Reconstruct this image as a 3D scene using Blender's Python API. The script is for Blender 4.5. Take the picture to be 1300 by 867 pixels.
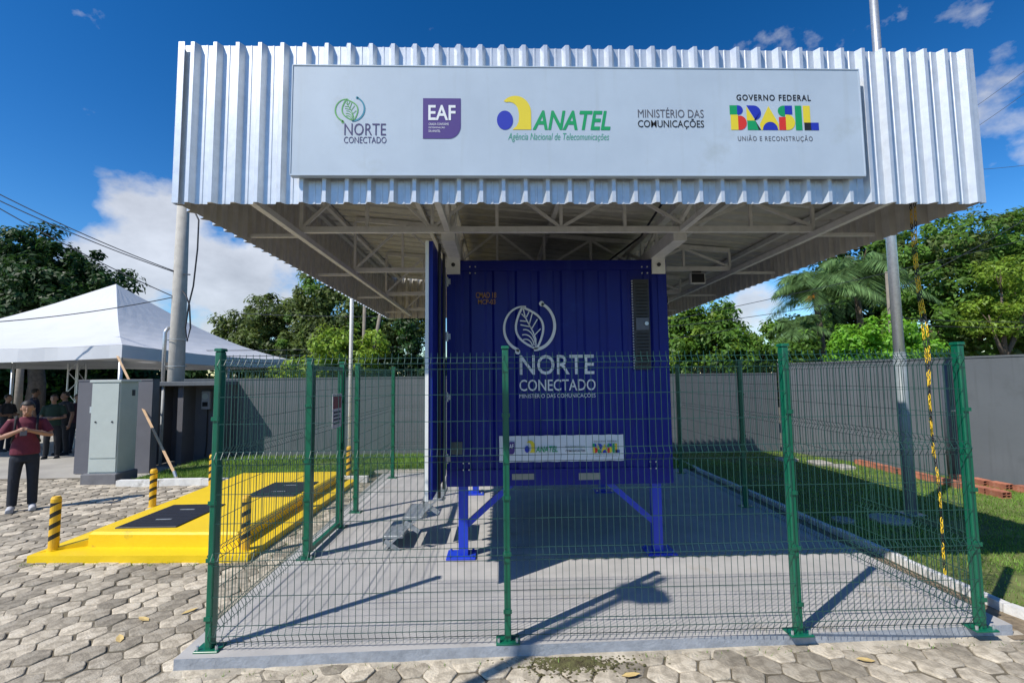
import bpy, bmesh, math, random
import numpy as np
from mathutils import Vector, Matrix

random.seed(7)
rng = np.random.default_rng(11)
for o in list(bpy.data.objects):
    bpy.data.objects.remove(o)
scene = bpy.context.scene
C = scene.collection

# ------------------------------------------------------------------ camera
CH, CF, CYAW, CPITCH, CROLL = 1.8921, 607.78, .0289, .0767, .0107   # eye height, focal length in photo pixels, angles

def ray(u, v):
    """direction through pixel (u, v) of the 1300 x 867 photograph"""
    qx = u - 650.0; qy = 433.5 - v
    cr, sr = math.cos(CROLL), math.sin(CROLL)
    a = (cr * qx + sr * qy) / CF; b = (-sr * qx + cr * qy) / CF
    cp, sp = math.cos(CPITCH), math.sin(CPITCH)
    yf = cp - sp * b; z = sp + cp * b
    c, s = math.cos(CYAW), math.sin(CYAW)
    return Vector((c * a + s * yf, -s * a + c * yf, z))

def gz(u, v, z=-.08):
    d = ray(u, v); t = (z - CH) / d.z
    return Vector((d.x * t, d.y * t, z))

def gy(u, v, y):
    d = ray(u, v); t = y / d.y
    return Vector((d.x * t, y, CH + d.z * t))

cam_d = bpy.data.cameras.new('camera'); cam = bpy.data.objects.new('camera', cam_d); C.objects.link(cam)
cam_d.sensor_width = 36.0; cam_d.lens = CF / 1300.0 * 36.0; cam_d.clip_start = .05; cam_d.clip_end = 3000
fw = ray(650, 433.5); rt = (ray(650 + CF, 433.5) - fw).normalized(); up = (ray(650, 433.5 - CF) - fw).normalized(); fw.normalize()
M3 = Matrix((rt, up, -fw)).transposed()
cam.matrix_world = Matrix.Translation((0, 0, CH)) @ M3.to_4x4()
scene.camera = cam
scene.render.resolution_x = 1024; scene.render.resolution_y = 682
scene.render.engine = 'CYCLES'

# ------------------------------------------------------------------ sky and sun
SUN = Vector((-.6914, -.5368, 1.0)).normalized()
elev = math.asin(SUN.z); azim = math.atan2(SUN.x, SUN.y)
world = bpy.data.worlds.new('World'); scene.world = world; world.use_nodes = True
wn, wl = world.node_tree.nodes, world.node_tree.links
wn.clear()
wout = wn.new('ShaderNodeOutputWorld'); wbg = wn.new('ShaderNodeBackground')
sky = wn.new('ShaderNodeTexSky'); sky.sky_type = 'NISHITA'; sky.sun_disc = False
sky.sun_elevation = elev; sky.sun_rotation = azim % (2 * math.pi)
sky.altitude = 40; sky.air_density = 1.0; sky.dust_density = .2; sky.ozone_density = 3.0
wbg.inputs['Strength'].default_value = .072
def wmath(op, a, b=None, clamp=False):
    n = wn.new('ShaderNodeMath'); n.operation = op; n.use_clamp = clamp
    for i, q in enumerate((a, b)):
        if q is None: continue
        if isinstance(q, (int, float)): n.inputs[i].default_value = q
        else: wl.new(q, n.inputs[i])
    return n.outputs[0]
hs = wn.new('ShaderNodeHueSaturation'); hs.inputs['Saturation'].default_value = 1.20; hs.inputs['Value'].default_value = 1.0
sgam = wn.new('ShaderNodeGamma'); sgam.inputs['Gamma'].default_value = 1.4
wl.new(sky.outputs[0], sgam.inputs['Color']); wl.new(sgam.outputs[0], hs.inputs['Color'])
tc = wn.new('ShaderNodeTexCoord')
def wnoise(scale, detail, rough, zs=1.0, off=0.0):
    mp = wn.new('ShaderNodeMapping'); mp.inputs['Scale'].default_value = (1, 1, zs); mp.inputs['Location'].default_value = (off, off * .7, 0)
    wl.new(tc.outputs['Generated'], mp.inputs['Vector'])
    n = wn.new('ShaderNodeTexNoise'); n.inputs['Scale'].default_value = scale; n.inputs['Detail'].default_value = detail
    n.inputs['Roughness'].default_value = rough; wl.new(mp.outputs[0], n.inputs['Vector'])
    return n.outputs[0]
# cumulus where the photograph has it, the same noise field gives scattered cloud elsewhere
bank = None
for (u, v, wid, wgt) in ((225, 318, .0075, .47), (165, 345, .006, .42), (300, 380, .010, .42), (335, 335, .006, .30), (965, 400, .004, .34), (1060, 20, .010, .19),
                         (1285, 55, .003, .22), (60, 270, .003, .06), (1265, 250, .003, .12), (985, 415, .002, .2), (20, 20, .002, .02)):
    d = ray(u, v).normalized()
    dp = wn.new('ShaderNodeVectorMath'); dp.operation = 'DOT_PRODUCT'; dp.inputs[1].default_value = d
    wl.new(tc.outputs['Generated'], dp.inputs[0])
    g = wmath('MULTIPLY', wmath('POWER', 2.718, wmath('DIVIDE', wmath('SUBTRACT', dp.outputs['Value'], 1.0), wid)), wgt)
    bank = g if bank is None else wmath('MAXIMUM', bank, g)
n1 = wnoise(7.0, 9, .55, 1.5); n0 = wnoise(2.2, 3, .5, 2.0, 3.1)
dens = wmath('ADD', wmath('MULTIPLY', n1, 1.1), wmath('MULTIPLY', n0, .25))
dens = wmath('SUBTRACT', wmath('ADD', dens, bank), .845)
cov = wmath('MULTIPLY', dens, 5.5, True)
cov = wmath('MULTIPLY', wmath('SMOOTH_MIN', cov, 1.0), .93, True)
shade = wmath('ADD', wmath('MULTIPLY', wnoise(9.0, 6, .6, 1.6, 5.3), 8.0), 5.2)
cc = wn.new('ShaderNodeCombineColor')
for i, k in enumerate((.98, 1.02, 1.10)):
    wl.new(wmath('MULTIPLY', shade, k), cc.inputs[i])
mx = wn.new('ShaderNodeMix'); mx.data_type = 'RGBA'
wl.new(cov, mx.inputs['Factor']); wl.new(hs.outputs[0], mx.inputs['A']); wl.new(cc.outputs[0], mx.inputs['B'])
wl.new(mx.outputs['Result'], wbg.inputs['Color']); wl.new(wbg.outputs[0], wout.inputs['Surface'])

sd = bpy.data.lights.new('sun', 'SUN'); sd.energy = 5.0; sd.angle = math.radians(.53); sd.color = (1.0, .95, .87)
sun = bpy.data.objects.new('sun', sd); C.objects.link(sun); sun.location = (-12, -10, 18)
sun.rotation_euler = (-SUN).to_track_quat('-Z', 'Y').to_euler()
scene.view_settings.view_transform = 'Standard'; scene.view_settings.look = 'None'
scene.view_settings.exposure = 0.12; scene.view_settings.gamma = 1.0

# ------------------------------------------------------------------ materials
MATS = {}
def mat(name, col, rough=.6, metal=0.0, var=.15, scale=6.0, col2=None, bump=0.0, bscale=40.0, island=0.0, spec=.5, coat=0.0, dirt=None, dscale=1.5, dthr=.55, detail=6, streak=None, sthr=.52, samt=.6, smap=(7, 7, .35)):
    if name in MATS: return MATS[name]
    m = bpy.data.materials.new(name); m.use_nodes = True
    n, l = m.node_tree.nodes, m.node_tree.links
    b = n['Principled BSDF']; b.inputs['Roughness'].default_value = rough; b.inputs['Metallic'].default_value = metal
    b.inputs['Specular IOR Level'].default_value = spec; b.inputs['Coat Weight'].default_value = coat
    tcn = n.new('ShaderNodeTexCoord')
    nz = n.new('ShaderNodeTexNoise'); nz.inputs['Scale'].default_value = scale; nz.inputs['Detail'].default_value = detail; nz.inputs['Roughness'].default_value = .62
    l.new(tcn.outputs['Object'], nz.inputs['Vector'])
    rp = n.new('ShaderNodeValToRGB'); e = rp.color_ramp.elements
    c2 = col2 or col
    e[0].position = .3; e[0].color = (*[max(0, k * (1 - var)) for k in col], 1)
    e[1].position = .7; e[1].color = (*[min(1, k * (1 + var)) for k in c2], 1)
    l.new(nz.outputs[0], rp.inputs[0]); cur = rp.outputs[0]
    if dirt:
        nd = n.new('ShaderNodeTexNoise'); nd.inputs['Scale'].default_value = dscale; nd.inputs['Detail'].default_value = 8; nd.inputs['Roughness'].default_value = .7
        l.new(tcn.outputs['Object'], nd.inputs['Vector'])
        r2 = n.new('ShaderNodeValToRGB'); r2.color_ramp.elements[0].position = dthr; r2.color_ramp.elements[1].position = min(1, dthr + .18)
        l.new(nd.outputs[0], r2.inputs[0])
        mm = n.new('ShaderNodeMix'); mm.data_type = 'RGBA'; mm.inputs['B'].default_value = (*dirt, 1)
        l.new(r2.outputs[0], mm.inputs['Factor']); l.new(cur, mm.inputs['A']); cur = mm.outputs['Result']
    if streak:
        mp = n.new('ShaderNodeMapping'); mp.inputs['Scale'].default_value = smap; l.new(tcn.outputs['Object'], mp.inputs['Vector'])
        ns = n.new('ShaderNodeTexNoise'); ns.inputs['Scale'].default_value = 1.6; ns.inputs['Detail'].default_value = 7; ns.inputs['Roughness'].default_value = .65
        l.new(mp.outputs[0], ns.inputs['Vector'])
        r3 = n.new('ShaderNodeValToRGB'); r3.color_ramp.elements[0].position = sthr; r3.color_ramp.elements[1].position = sthr + .25; r3.color_ramp.elements[1].color = (samt, samt, samt, 1)
        l.new(ns.outputs[0], r3.inputs[0])
        m3 = n.new('ShaderNodeMix'); m3.data_type = 'RGBA'; m3.inputs['B'].default_value = (*streak, 1)
        l.new(r3.outputs[0], m3.inputs['Factor']); l.new(cur, m3.inputs['A']); cur = m3.outputs['Result']
    if island:
        ge = n.new('ShaderNodeNewGeometry'); oi = n.new('ShaderNodeObjectInfo')
        ad = n.new('ShaderNodeMath'); ad.operation = 'ADD'; l.new(ge.outputs['Random Per Island'], ad.inputs[0]); l.new(oi.outputs['Random'], ad.inputs[1])
        fr = n.new('ShaderNodeMath'); fr.operation = 'FRACT'; l.new(ad.outputs[0], fr.inputs[0])
        mr = n.new('ShaderNodeMapRange'); mr.inputs['To Min'].default_value = 1 - island; mr.inputs['To Max'].default_value = 1 + island
        l.new(fr.outputs[0], mr.inputs['Value'])
        hv = n.new('ShaderNodeHueSaturation'); l.new(mr.outputs[0], hv.inputs['Value']); l.new(cur, hv.inputs['Color']); cur = hv.outputs[0]
    l.new(cur, b.inputs['Base Color'])
    if bump:
        nb = n.new('ShaderNodeTexNoise'); nb.inputs['Scale'].default_value = bscale; nb.inputs['Detail'].default_value = 5
        l.new(tcn.outputs['Object'], nb.inputs['Vector'])
        bp = n.new('ShaderNodeBump'); bp.inputs['Strength'].default_value = bump; bp.inputs['Distance'].default_value = .01
        l.new(nb.outputs[0], bp.inputs['Height']); l.new(bp.outputs[0], b.inputs['Normal'])
    MATS[name] = m
    return m

def leafmat(name, col, trans=.35, island=.45):
    m = mat(name, col, .5, 0, .35, .7, island=island, spec=.35)
    n, l = m.node_tree.nodes, m.node_tree.links
    b = n['Principled BSDF']; out = n['Material Output']
    tr = n.new('ShaderNodeBsdfTranslucent'); src = b.inputs['Base Color'].links[0].from_socket
    hv = n.new('ShaderNodeHueSaturation'); hv.inputs['Hue'].default_value = .485; hv.inputs['Value'].default_value = 1.5
    l.new(src, hv.inputs['Color']); l.new(hv.outputs[0], tr.inputs['Color'])
    ms = n.new('ShaderNodeMixShader'); ms.inputs[0].default_value = trans
    l.new(b.outputs[0], ms.inputs[1]); l.new(tr.outputs[0], ms.inputs[2]); l.new(ms.outputs[0], out.inputs['Surface'])
    return m

def stripemat(name):
    m = bpy.data.materials.new(name); m.use_nodes = True
    n, l = m.node_tree.nodes, m.node_tree.links
    b = n['Principled BSDF']; b.inputs['Roughness'].default_value = .45
    t = n.new('ShaderNodeTexCoord'); s = n.new('ShaderNodeSeparateXYZ'); l.new(t.outputs['Object'], s.inputs[0])
    def mth(op, a, c):
        q = n.new('ShaderNodeMath'); q.operation = op
        for i, k in enumerate((a, c)):
            if isinstance(k, (int, float)): q.inputs[i].default_value = k
            else: l.new(k, q.inputs[i])
        return q.outputs[0]
    k = mth('ADD', mth('MULTIPLY', s.outputs[0], -.55), s.outputs[2])
    f = mth('FRACT', mth('DIVIDE', k, .125), 0)
    g = mth('LESS_THAN', f, .42)
    top = mth('LESS_THAN', s.outputs[2], .535)
    g = mth('MULTIPLY', mth('MULTIPLY', g, top), mth('GREATER_THAN', s.outputs[2], .09))
    mm = n.new('ShaderNodeMix'); mm.data_type = 'RGBA'; mm.inputs['A'].default_value = (.72, .42, .02, 1); mm.inputs['B'].default_value = (.015, .014, .013, 1)
    l.new(g, mm.inputs['Factor']); l.new(mm.outputs['Result'], b.inputs['Base Color'])
    MATS[name] = m
    return m

galv = mat('galvalume', (.64, .67, .70), .40, .45, .10, 14, bump=.06, bscale=110, detail=8, streak=(.46, .48, .50), sthr=.55, samt=.5)
galv_in = mat('roof_sheet_metal', (.50, .49, .44), .55, .05, .12, 8)
shadec = mat('sheet_inner_shade', (.58, .56, .51), .6, .1, .12, 6)  # copy of the sheet metal with under-canopy shade mixed into its colour
paintg = mat('truss_paint', (.68, .67, .64), .5, 0, .12, 9, dirt=(.35, .33, .3), dscale=5, dthr=.66)
steel = mat('galvanised_steel', (.55, .57, .58), .38, .7, .15, 30)
boardm = mat('sign_panel', (.42, .50, .585), .5, 0, .06, 1.5, col2=(.44, .52, .60), dirt=(.38, .44, .48), dscale=1.6, dthr=.58, streak=(.36, .41, .44), sthr=.56, samt=.45)
bluem = mat('blue_paint_shaded', (.0015, .008, .185), .40, 0, .12, 3, spec=.3, dirt=(.008, .03, .23), dscale=3.5, dthr=.62, streak=(.03, .06, .25), sthr=.54, samt=.45, bump=.03, bscale=5)  # container blue, its colour darkened to carry the canopy shade
bluel = mat('blue_paint_lit', (.010, .04, .46), .4, 0, .1, 8)  # lit copy of the container blue, kept brighter for the legs
greenm = mat('green_paint', (.004, .115, .06), .35, 0, .1, 10, coat=.15)
wirem = mat('green_wire', (.018, .068, .056), .45, 0, .1, 10)
slabm = mat('painted_concrete', (.375, .365, .35), .75, 0, .10, 2.2, col2=(.41, .395, .375), bump=.12, bscale=60, dirt=(.31, .26, .19), dscale=1.3, dthr=.585, streak=(.46, .44, .41), smap=(2, 2, 2), sthr=.56, samt=.6)
slabe = mat('slab_edge', (.30, .32, .35), .85, 0, .2, 14, bump=.4, bscale=50, dirt=(.36, .3, .22), dscale=4, dthr=.62)
paver = mat('paver_concrete', (.27, .23, .17), .9, 0, .36, 11, col2=(.40, .35, .27), bump=.8, bscale=55, island=.42, dirt=(.50, .455, .37), dscale=4, dthr=.54, streak=(.10, .088, .065), smap=(5, 5, 5), sthr=.56, samt=.7)
sandm = mat('joint_sand', (.13, .11, .075), .95, 0, .35, 7, bump=.6, bscale=60, dirt=(.42, .38, .31), dscale=2.5, dthr=.55)
cemm = mat('cement_smear', (.40, .355, .28), .95, 0, .35, 8, bump=.7, bscale=40, dirt=(.30, .25, .18), dscale=4, dthr=.58)
soilm = mat('soil', (.20, .155, .10), .95, 0, .4, 14, bump=.7, bscale=50)
lawnm = mat('lawn_soil', (.075, .12, .025), .95, 0, .35, 3, col2=(.15, .16, .05), bump=.4, bscale=60)
grassm = leafmat('grass_blade', (.15, .27, .04), .3, .35)
wallm = mat('grey_wall_paint', (.108, .120, .130), .7, 0, .08, 1.2, bump=.12, bscale=24, dirt=(.085, .095, .10), dscale=1.1, dthr=.56, streak=(.075, .082, .085), sthr=.5, samt=.55)
wall2 = mat('dark_wall_paint', (.115, .115, .13), .7, 0, .1, 2, bump=.1, bscale=30)
yell = mat('yellow_paint', (.76, .52, .003), .5, 0, .05, 3, dirt=(.34, .235, .04), dscale=5, dthr=.61, bump=.25, bscale=30, streak=(.36, .25, .05), sthr=.62, samt=.5)
blackm = mat('black_rubber', (.018, .018, .022), .55, 0, .2, 20, bump=.3, bscale=90)
darkm = mat('dark_metal', (.03, .03, .035), .5, 0, .2, 12)
cabm = mat('cabinet_paint', (.43, .475, .445), .45, 0, .05, 4)
whitem = mat('white_paint', (.74, .74, .72), .55, 0, .06, 6)
kerbm = mat('white_kerb_paint', (.66, .65, .62), .85, 0, .15, 8, bump=.4, bscale=45, dirt=(.33, .31, .27), dscale=4.5, dthr=.55)
concm = mat('pole_concrete', (.40, .38, .34), .85, 0, .14, 6, bump=.3, bscale=40)
concl = mat('light_concrete', (.34, .32, .28), .9, 0, .2, .9, bump=.3, bscale=30, dirt=(.30, .28, .25), dscale=.5, dthr=.55)
tentm = mat('tent_fabric', (.60, .61, .62), .6, 0, .04, 1.2, dirt=(.52, .52, .50), dscale=.8, dthr=.62)
brickm = mat('terracotta', (.36, .13, .075), .9, 0, .3, 9, bump=.5, bscale=40, island=.3, dirt=(.36, .26, .18), dscale=9, dthr=.56)
woodm = mat('weathered_wood', (.19, .165, .13), .9, 0, .2, 8)
barkm = mat('bark', (.12, .09, .065), .95, 0, .35, 7, bump=.5, bscale=20)
strapm = mat('orange_strap', (.66, .44, .25), .7, 0, .15, 6)
chainm = mat('yellow_chain', (.80, .52, .02), .45, 0, .08, 8)
skinm = mat('skin', (.36, .19, .12), .5, 0, .06, 8)
skind = mat('skin_dark', (.22, .115, .07), .5, 0, .06, 8)
maroon = mat('maroon_cotton', (.115, .014, .03), .85, 0, .12, 12, bump=.15, bscale=50)
denim = mat('dark_denim', (.012, .016, .026), .85, 0, .25, 14)
blackc = mat('black_cloth', (.012, .012, .015), .85, 0, .2, 10)
hairm = mat('black_hair', (.014, .010, .008), .6, 0, .3, 30)
shoem = mat('grey_shoe', (.40, .40, .42), .6, 0, .3, 12)
stripe = stripemat('hazard_stripes')
glassd = mat('dark_glass', (.02, .022, .025), .12, 0, .1, 3)
ink = {'navy': mat('ink_navy', (.035, .03, .13), .6, 0, .02), 'purple': mat('ink_purple', (.06, .03, .20), .6, 0, .02), 'green': mat('ink_green', (.0, .30, .10), .6, 0, .02),
       'yellow': mat('ink_yellow', (.72, .58, .03), .6, 0, .02), 'blue': mat('ink_blue', (.012, .03, .38), .6, 0, .02), 'black': mat('ink_black', (.012, .012, .014), .6, 0, .02),
       'red': mat('ink_red', (.62, .03, .02), .6, 0, .02), 'white': mat('ink_white', (.72, .74, .76), .6, 0, .02), 'grey': mat('ink_grey', (.10, .10, .12), .6, 0, .02),
       'orange': mat('ink_orange', (.36, .18, .05), .6, 0, .02), 'leaf': mat('ink_leaf', (.10, .36, .10), .6, 0, .02), 'teal': mat('ink_teal', (.02, .22, .32), .6, 0, .02), 'thin': mat('ink_thin_green', (.06, .34, .22), .6, 0, .02)}

# ------------------------------------------------------------------ mesh helpers
ORG = {}
def tag(o, label=None, cat=None, group=None, kind=None):
    if label: o['label'] = label
    if cat: o['category'] = cat
    if group: o['group'] = group
    if kind: o['kind'] = kind
    return o
def thing(name, loc, label, cat, group=None):
    o = bpy.data.objects.new(name, None); C.objects.link(o); o.location = loc; o.empty_display_size = .2
    ORG[o.name] = Vector(loc)
    return tag(o, label, cat, group)

class MB:
    """collects shapes in world coordinates, builds ONE mesh object"""
    def __init__(s): s.v = []; s.f = []
    def add(s, vs, fs):
        k = len(s.v); s.v.extend([tuple(a) for a in vs]); s.f.extend([tuple(i + k for i in f) for f in fs]); return s
    def box(s, x0, x1, y0, y1, z0, z1):
        return s.add([(x0, y0, z0), (x1, y0, z0), (x1, y1, z0), (x0, y1, z0), (x0, y0, z1), (x1, y0, z1), (x1, y1, z1), (x0, y1, z1)],
                     [(0, 3, 2, 1), (4, 5, 6, 7), (0, 1, 5, 4), (1, 2, 6, 5), (2, 3, 7, 6), (3, 0, 4, 7)])
    def bbox(s, x0, x1, y0, y1, z0, z1, b=.008):
        """box with chamfered top and vertical edges"""
        def ring(z, i): 
            a0, a1, c0, c1 = x0 + i, x1 - i, y0 + i, y1 - i
            return [(a0 + b, c0, z), (a1 - b, c0, z), (a1, c0 + b, z), (a1, c1 - b, z), (a1 - b, c1, z), (a0 + b, c1, z), (a0, c1 - b, z), (a0, c0 + b, z)]
        vs = ring(z0, 0) + ring(z1 - b, 0) + ring(z1, b)
        fs = [tuple(range(7, -1, -1)), tuple(range(16, 24))]
        for k in (0, 8):
            for i in range(8): fs.append((k + i, k + (i + 1) % 8, k + 8 + (i + 1) % 8, k + 8 + i))
        return s.add(vs, fs)
    def bar(s, p, q, w, h=None, upv=(0, 0, 1)):
        """rectangular bar from p to q, w across, h along up"""
        p, q = Vector(p), Vector(q); h = h or w; d = (q - p).normalized(); u = Vector(upv)
        if abs(d.dot(u)) > .98: u = Vector((0, 1, 0))
        r = d.cross(u).normalized(); u = r.cross(d)
        vs = [c + r * (a * w / 2) + u * (b * h / 2) for c in (p, q) for a, b in ((-1, -1), (1, -1), (1, 1), (-1, 1))]
        return s.add(vs, [(3, 2, 1, 0), (4, 5, 6, 7), (0, 1, 5, 4), (1, 2, 6, 5), (2, 3, 7, 6), (3, 0, 4, 7)])
    def tube(s, pts, r, n=8, cap=True, r2=None):
        pts = [Vector(p) for p in pts]; m = len(pts); vs = []; prev = None
        for i, p in enumerate(pts):
            d = (pts[min(i + 1, m - 1)] - pts[max(i - 1, 0)]).normalized()
            u = prev if prev is not None else (Vector((0, 0, 1)) if abs(d.z) < .9 else Vector((1, 0, 0)))
            a = d.cross(u).normalized(); b = a.cross(d).normalized(); prev = b
            rr = r if r2 is None else r + (r2 - r) * i / (m - 1)
            if isinstance(r, (list, tuple)): rr = r[i]
            for k in range(n):
                t = 2 * math.pi * (k + .5) / n
                vs.append(p + a * (rr * math.cos(t)) + b * (rr * math.sin(t)))
        fs = []
        for i in range(m - 1):
            for k in range(n): fs.append((i * n + k, i * n + (k + 1) % n, (i + 1) * n + (k + 1) % n, (i + 1) * n + k))
        if cap: fs += [tuple(range(n - 1, -1, -1)), tuple(range((m - 1) * n, m * n))]
        return s.add(vs, fs)
    def ell(s, c, r, nu=10, nv=7):
        c = Vector(c); vs = [c + Vector((0, 0, r[2]))]
        for j in range(1, nv):
            t = math.pi * j / nv
            for i in range(nu):
                a = 2 * math.pi * i / nu; vs.append(c + Vector((r[0] * math.sin(t) * math.cos(a), r[1] * math.sin(t) * math.sin(a), r[2] * math.cos(t))))
        vs.append(c - Vector((0, 0, r[2]))); L = len(vs) - 1; fs = []
        for i in range(nu): fs.append((0, 1 + i, 1 + (i + 1) % nu)); fs.append((L, 1 + (nv - 2) * nu + (i + 1) % nu, 1 + (nv - 2) * nu + i))
        for j in range(nv - 2):
            for i in range(nu):
                a = 1 + j * nu; fs.append((a + i, a + nu + i, a + nu + (i + 1) % nu, a + (i + 1) % nu))
        return s.add(vs, fs)
    def prism(s, poly, y0, y1):
        """polygon in X,Z extruded along Y"""
        n = len(poly); vs = [(x, y0, z) for x, z in poly] + [(x, y1, z) for x, z in poly]
        return s.add(vs, [tuple(range(n)), tuple(range(2 * n - 1, n - 1, -1))] + [(i, n + i, n + (i + 1) % n, (i + 1) % n) for i in range(n)])
    def slab(s, poly, z0, z1):
        n = len(poly); vs = [(x, y, z0) for x, y in poly] + [(x, y, z1) for x, y in poly]
        return s.add(vs, [tuple(range(n - 1, -1, -1)), tuple(range(n, 2 * n))] + [(i, (i + 1) % n, n + (i + 1) % n, n + i) for i in range(n)])
    def build(s, name, m, parent=None, org=None, smooth=False, kind=None, bevel=0):
        if parent is not None: o0 = ORG[parent.name]
        elif org is not None: o0 = Vector(org)
        else: o0 = Vector((0, 0, 0))
        me = bpy.data.meshes.new(name)
        me.from_pydata([(a[0] - o0.x, a[1] - o0.y, a[2] - o0.z) for a in s.v], [], s.f); me.update()
        return link(name, me, m, parent, o0, smooth, kind)

def link(name, me, m, parent=None, o0=Vector((0, 0, 0)), smooth=False, kind=None):
    me.materials.append(m)
    if smooth: me.polygons.foreach_set('use_smooth', [True] * len(me.polygons))
    o = bpy.data.objects.new(name, me); C.objects.link(o)
    if parent is not None: o.parent = parent
    else: o.location = o0
    ORG[o.name] = Vector(o0)
    if kind: o['kind'] = kind
    return o
def copy_tree(o, parent=None):
    c = o.copy(); C.objects.link(c)
    if parent is not None: c.parent = parent
    for ch in list(o.children): copy_tree(ch, c)
    return c
def fixnormals(o):
    bm = bmesh.new(); bm.from_mesh(o.data); bmesh.ops.recalc_face_normals(bm, faces=bm.faces); bm.to_mesh(o.data); bm.free()

def corrugated(mb, o, a, v, nrm, L, Hh, pitch=.163, depth=.042, top=.026, flank=.024, start=0.0, th=.0025):
    """trapezoidal sheet: runs along a for L, ribs stand along v for Hh, outward normal nrm"""
    o, a, v, nrm = Vector(o), Vector(a), Vector(v), Vector(nrm)
    pr = [(0, 0)]; x = start
    while x < L:
        base = pitch - top - 2 * flank
        for dx, h in ((base, 0), (base * .42, .0), (base * .46, .003), (base * .54, .003), (base * .58, 0)):
            pass
        for px, h in ((base * .40, 0), (base * .44, .004), (base * .56, .004), (base * .60, 0), (base, 0), (base + flank, depth), (base + flank + top, depth), (pitch, 0)):
            if 0 < x + px < L: pr.append((x + px, h))
        x += pitch
    pr.append((L, 0)); n = len(pr); vs = []
    for z, k in ((0, 0), (Hh, 0), (Hh, th), (0, th)):
        for px, h in pr: vs.append(o + a * px + v * z + nrm * (h - k))
    fs = []
    for r in range(4):
        q = (r + 1) % 4
        for i in range(n - 1): fs.append((r * n + i, r * n + i + 1, q * n + i + 1, q * n + i))
    mb.add(vs, fs)

# flat print ---------------------------------------------------------------
def text_xy(s, bold=0.0, shear=0.0, space=1.0):
    cu = bpy.data.curves.new('t', 'FONT'); cu.body = s; cu.offset = bold; cu.shear = shear; cu.space_character = space; cu.resolution_u = 3
    ob = bpy.data.objects.new('t', cu); C.objects.link(ob)
    dg = bpy.context.evaluated_depsgraph_get(); dg.update()
    me = bpy.data.meshes.new_from_object(ob.evaluated_get(dg))
    vs = np.array([v.co[:2] for v in me.vertices]); fs = [tuple(p.vertices) for p in me.polygons]
    bpy.data.objects.remove(ob); bpy.data.meshes.remove(me)
    return vs, fs
def lettering(s, box, y, parent, m, bold=0.0, shear=0.0, space=1.0, name='lettering'):
    """one line of print fitted into pixel box (u0, v0, u1, v1) of the plane Y = y"""
    vs, fs = text_xy(s, bold, shear, space)
    a, b = vs.min(0), vs.max(0); q = (vs - a) / (b - a)
    p0 = gy(box[0], box[3], y); p1 = gy(box[2], box[1], y)
    mb = MB(); mb.add([(p0.x + (p1.x - p0.x) * k[0], y, p0.z + (p1.z - p0.z) * k[1]) for k in q], fs)
    return mb.build(name, m, parent)
class Flat:
    """polygons drawn in a pixel box mapped affinely on the plane Y = y"""
    def __init__(s, box, y, ref):      # ref: coordinate box the drawing uses
        s.p0 = gy(box[0], box[1], y); s.p1 = gy(box[2], box[3], y); s.r = ref; s.y = y; s.k = 0
    def pt(s, x, z):
        return (s.p0.x + (s.p1.x - s.p0.x) * (x - s.r[0]) / (s.r[2] - s.r[0]), s.y, s.p0.z + (s.p1.z - s.p0.z) * (z - s.r[1]) / (s.r[3] - s.r[1]))
    def poly(s, pts, m, parent, name='emblem'):
        mb = MB(); mb.add([s.pt(*p) for p in pts], [tuple(range(len(pts)))]); return mb.build(name, m, parent)
    def ribbons(s, lines, m, parent, name='emblem'):
        mb = MB()
        for pts, w in lines:
            n = len(pts); vs = []
            for i, (x, z) in enumerate(pts):
                ww = w[0] + (w[1] - w[0]) * i / (n - 1) if isinstance(w, tuple) else w
                a, b = pts[max(0, i - 1)], pts[min(n - 1, i + 1)]; dx, dz = b[0] - a[0], b[1] - a[1]; L = math.hypot(dx, dz) or 1
                vs += [s.pt(x - dz / L * ww / 2, z + dx / L * ww / 2), s.pt(x + dz / L * ww / 2, z - dx / L * ww / 2)]
            mb.add(vs, [(2 * i, 2 * i + 1, 2 * i + 3, 2 * i + 2) for i in range(n - 1)])
        return mb.build(name, m, parent)
def arc(cx, cz, rx, rz, a0, a1, n=24, rot=0.0):
    o = []
    for i in range(n + 1):
        t = math.radians(a0 + (a1 - a0) * i / n); x = rx * math.cos(t); z = -rz * math.sin(t)
        c, s = math.cos(rot), math.sin(rot); o.append((cx + c * x - s * z, cz + s * x + c * z))
    return o

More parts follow.
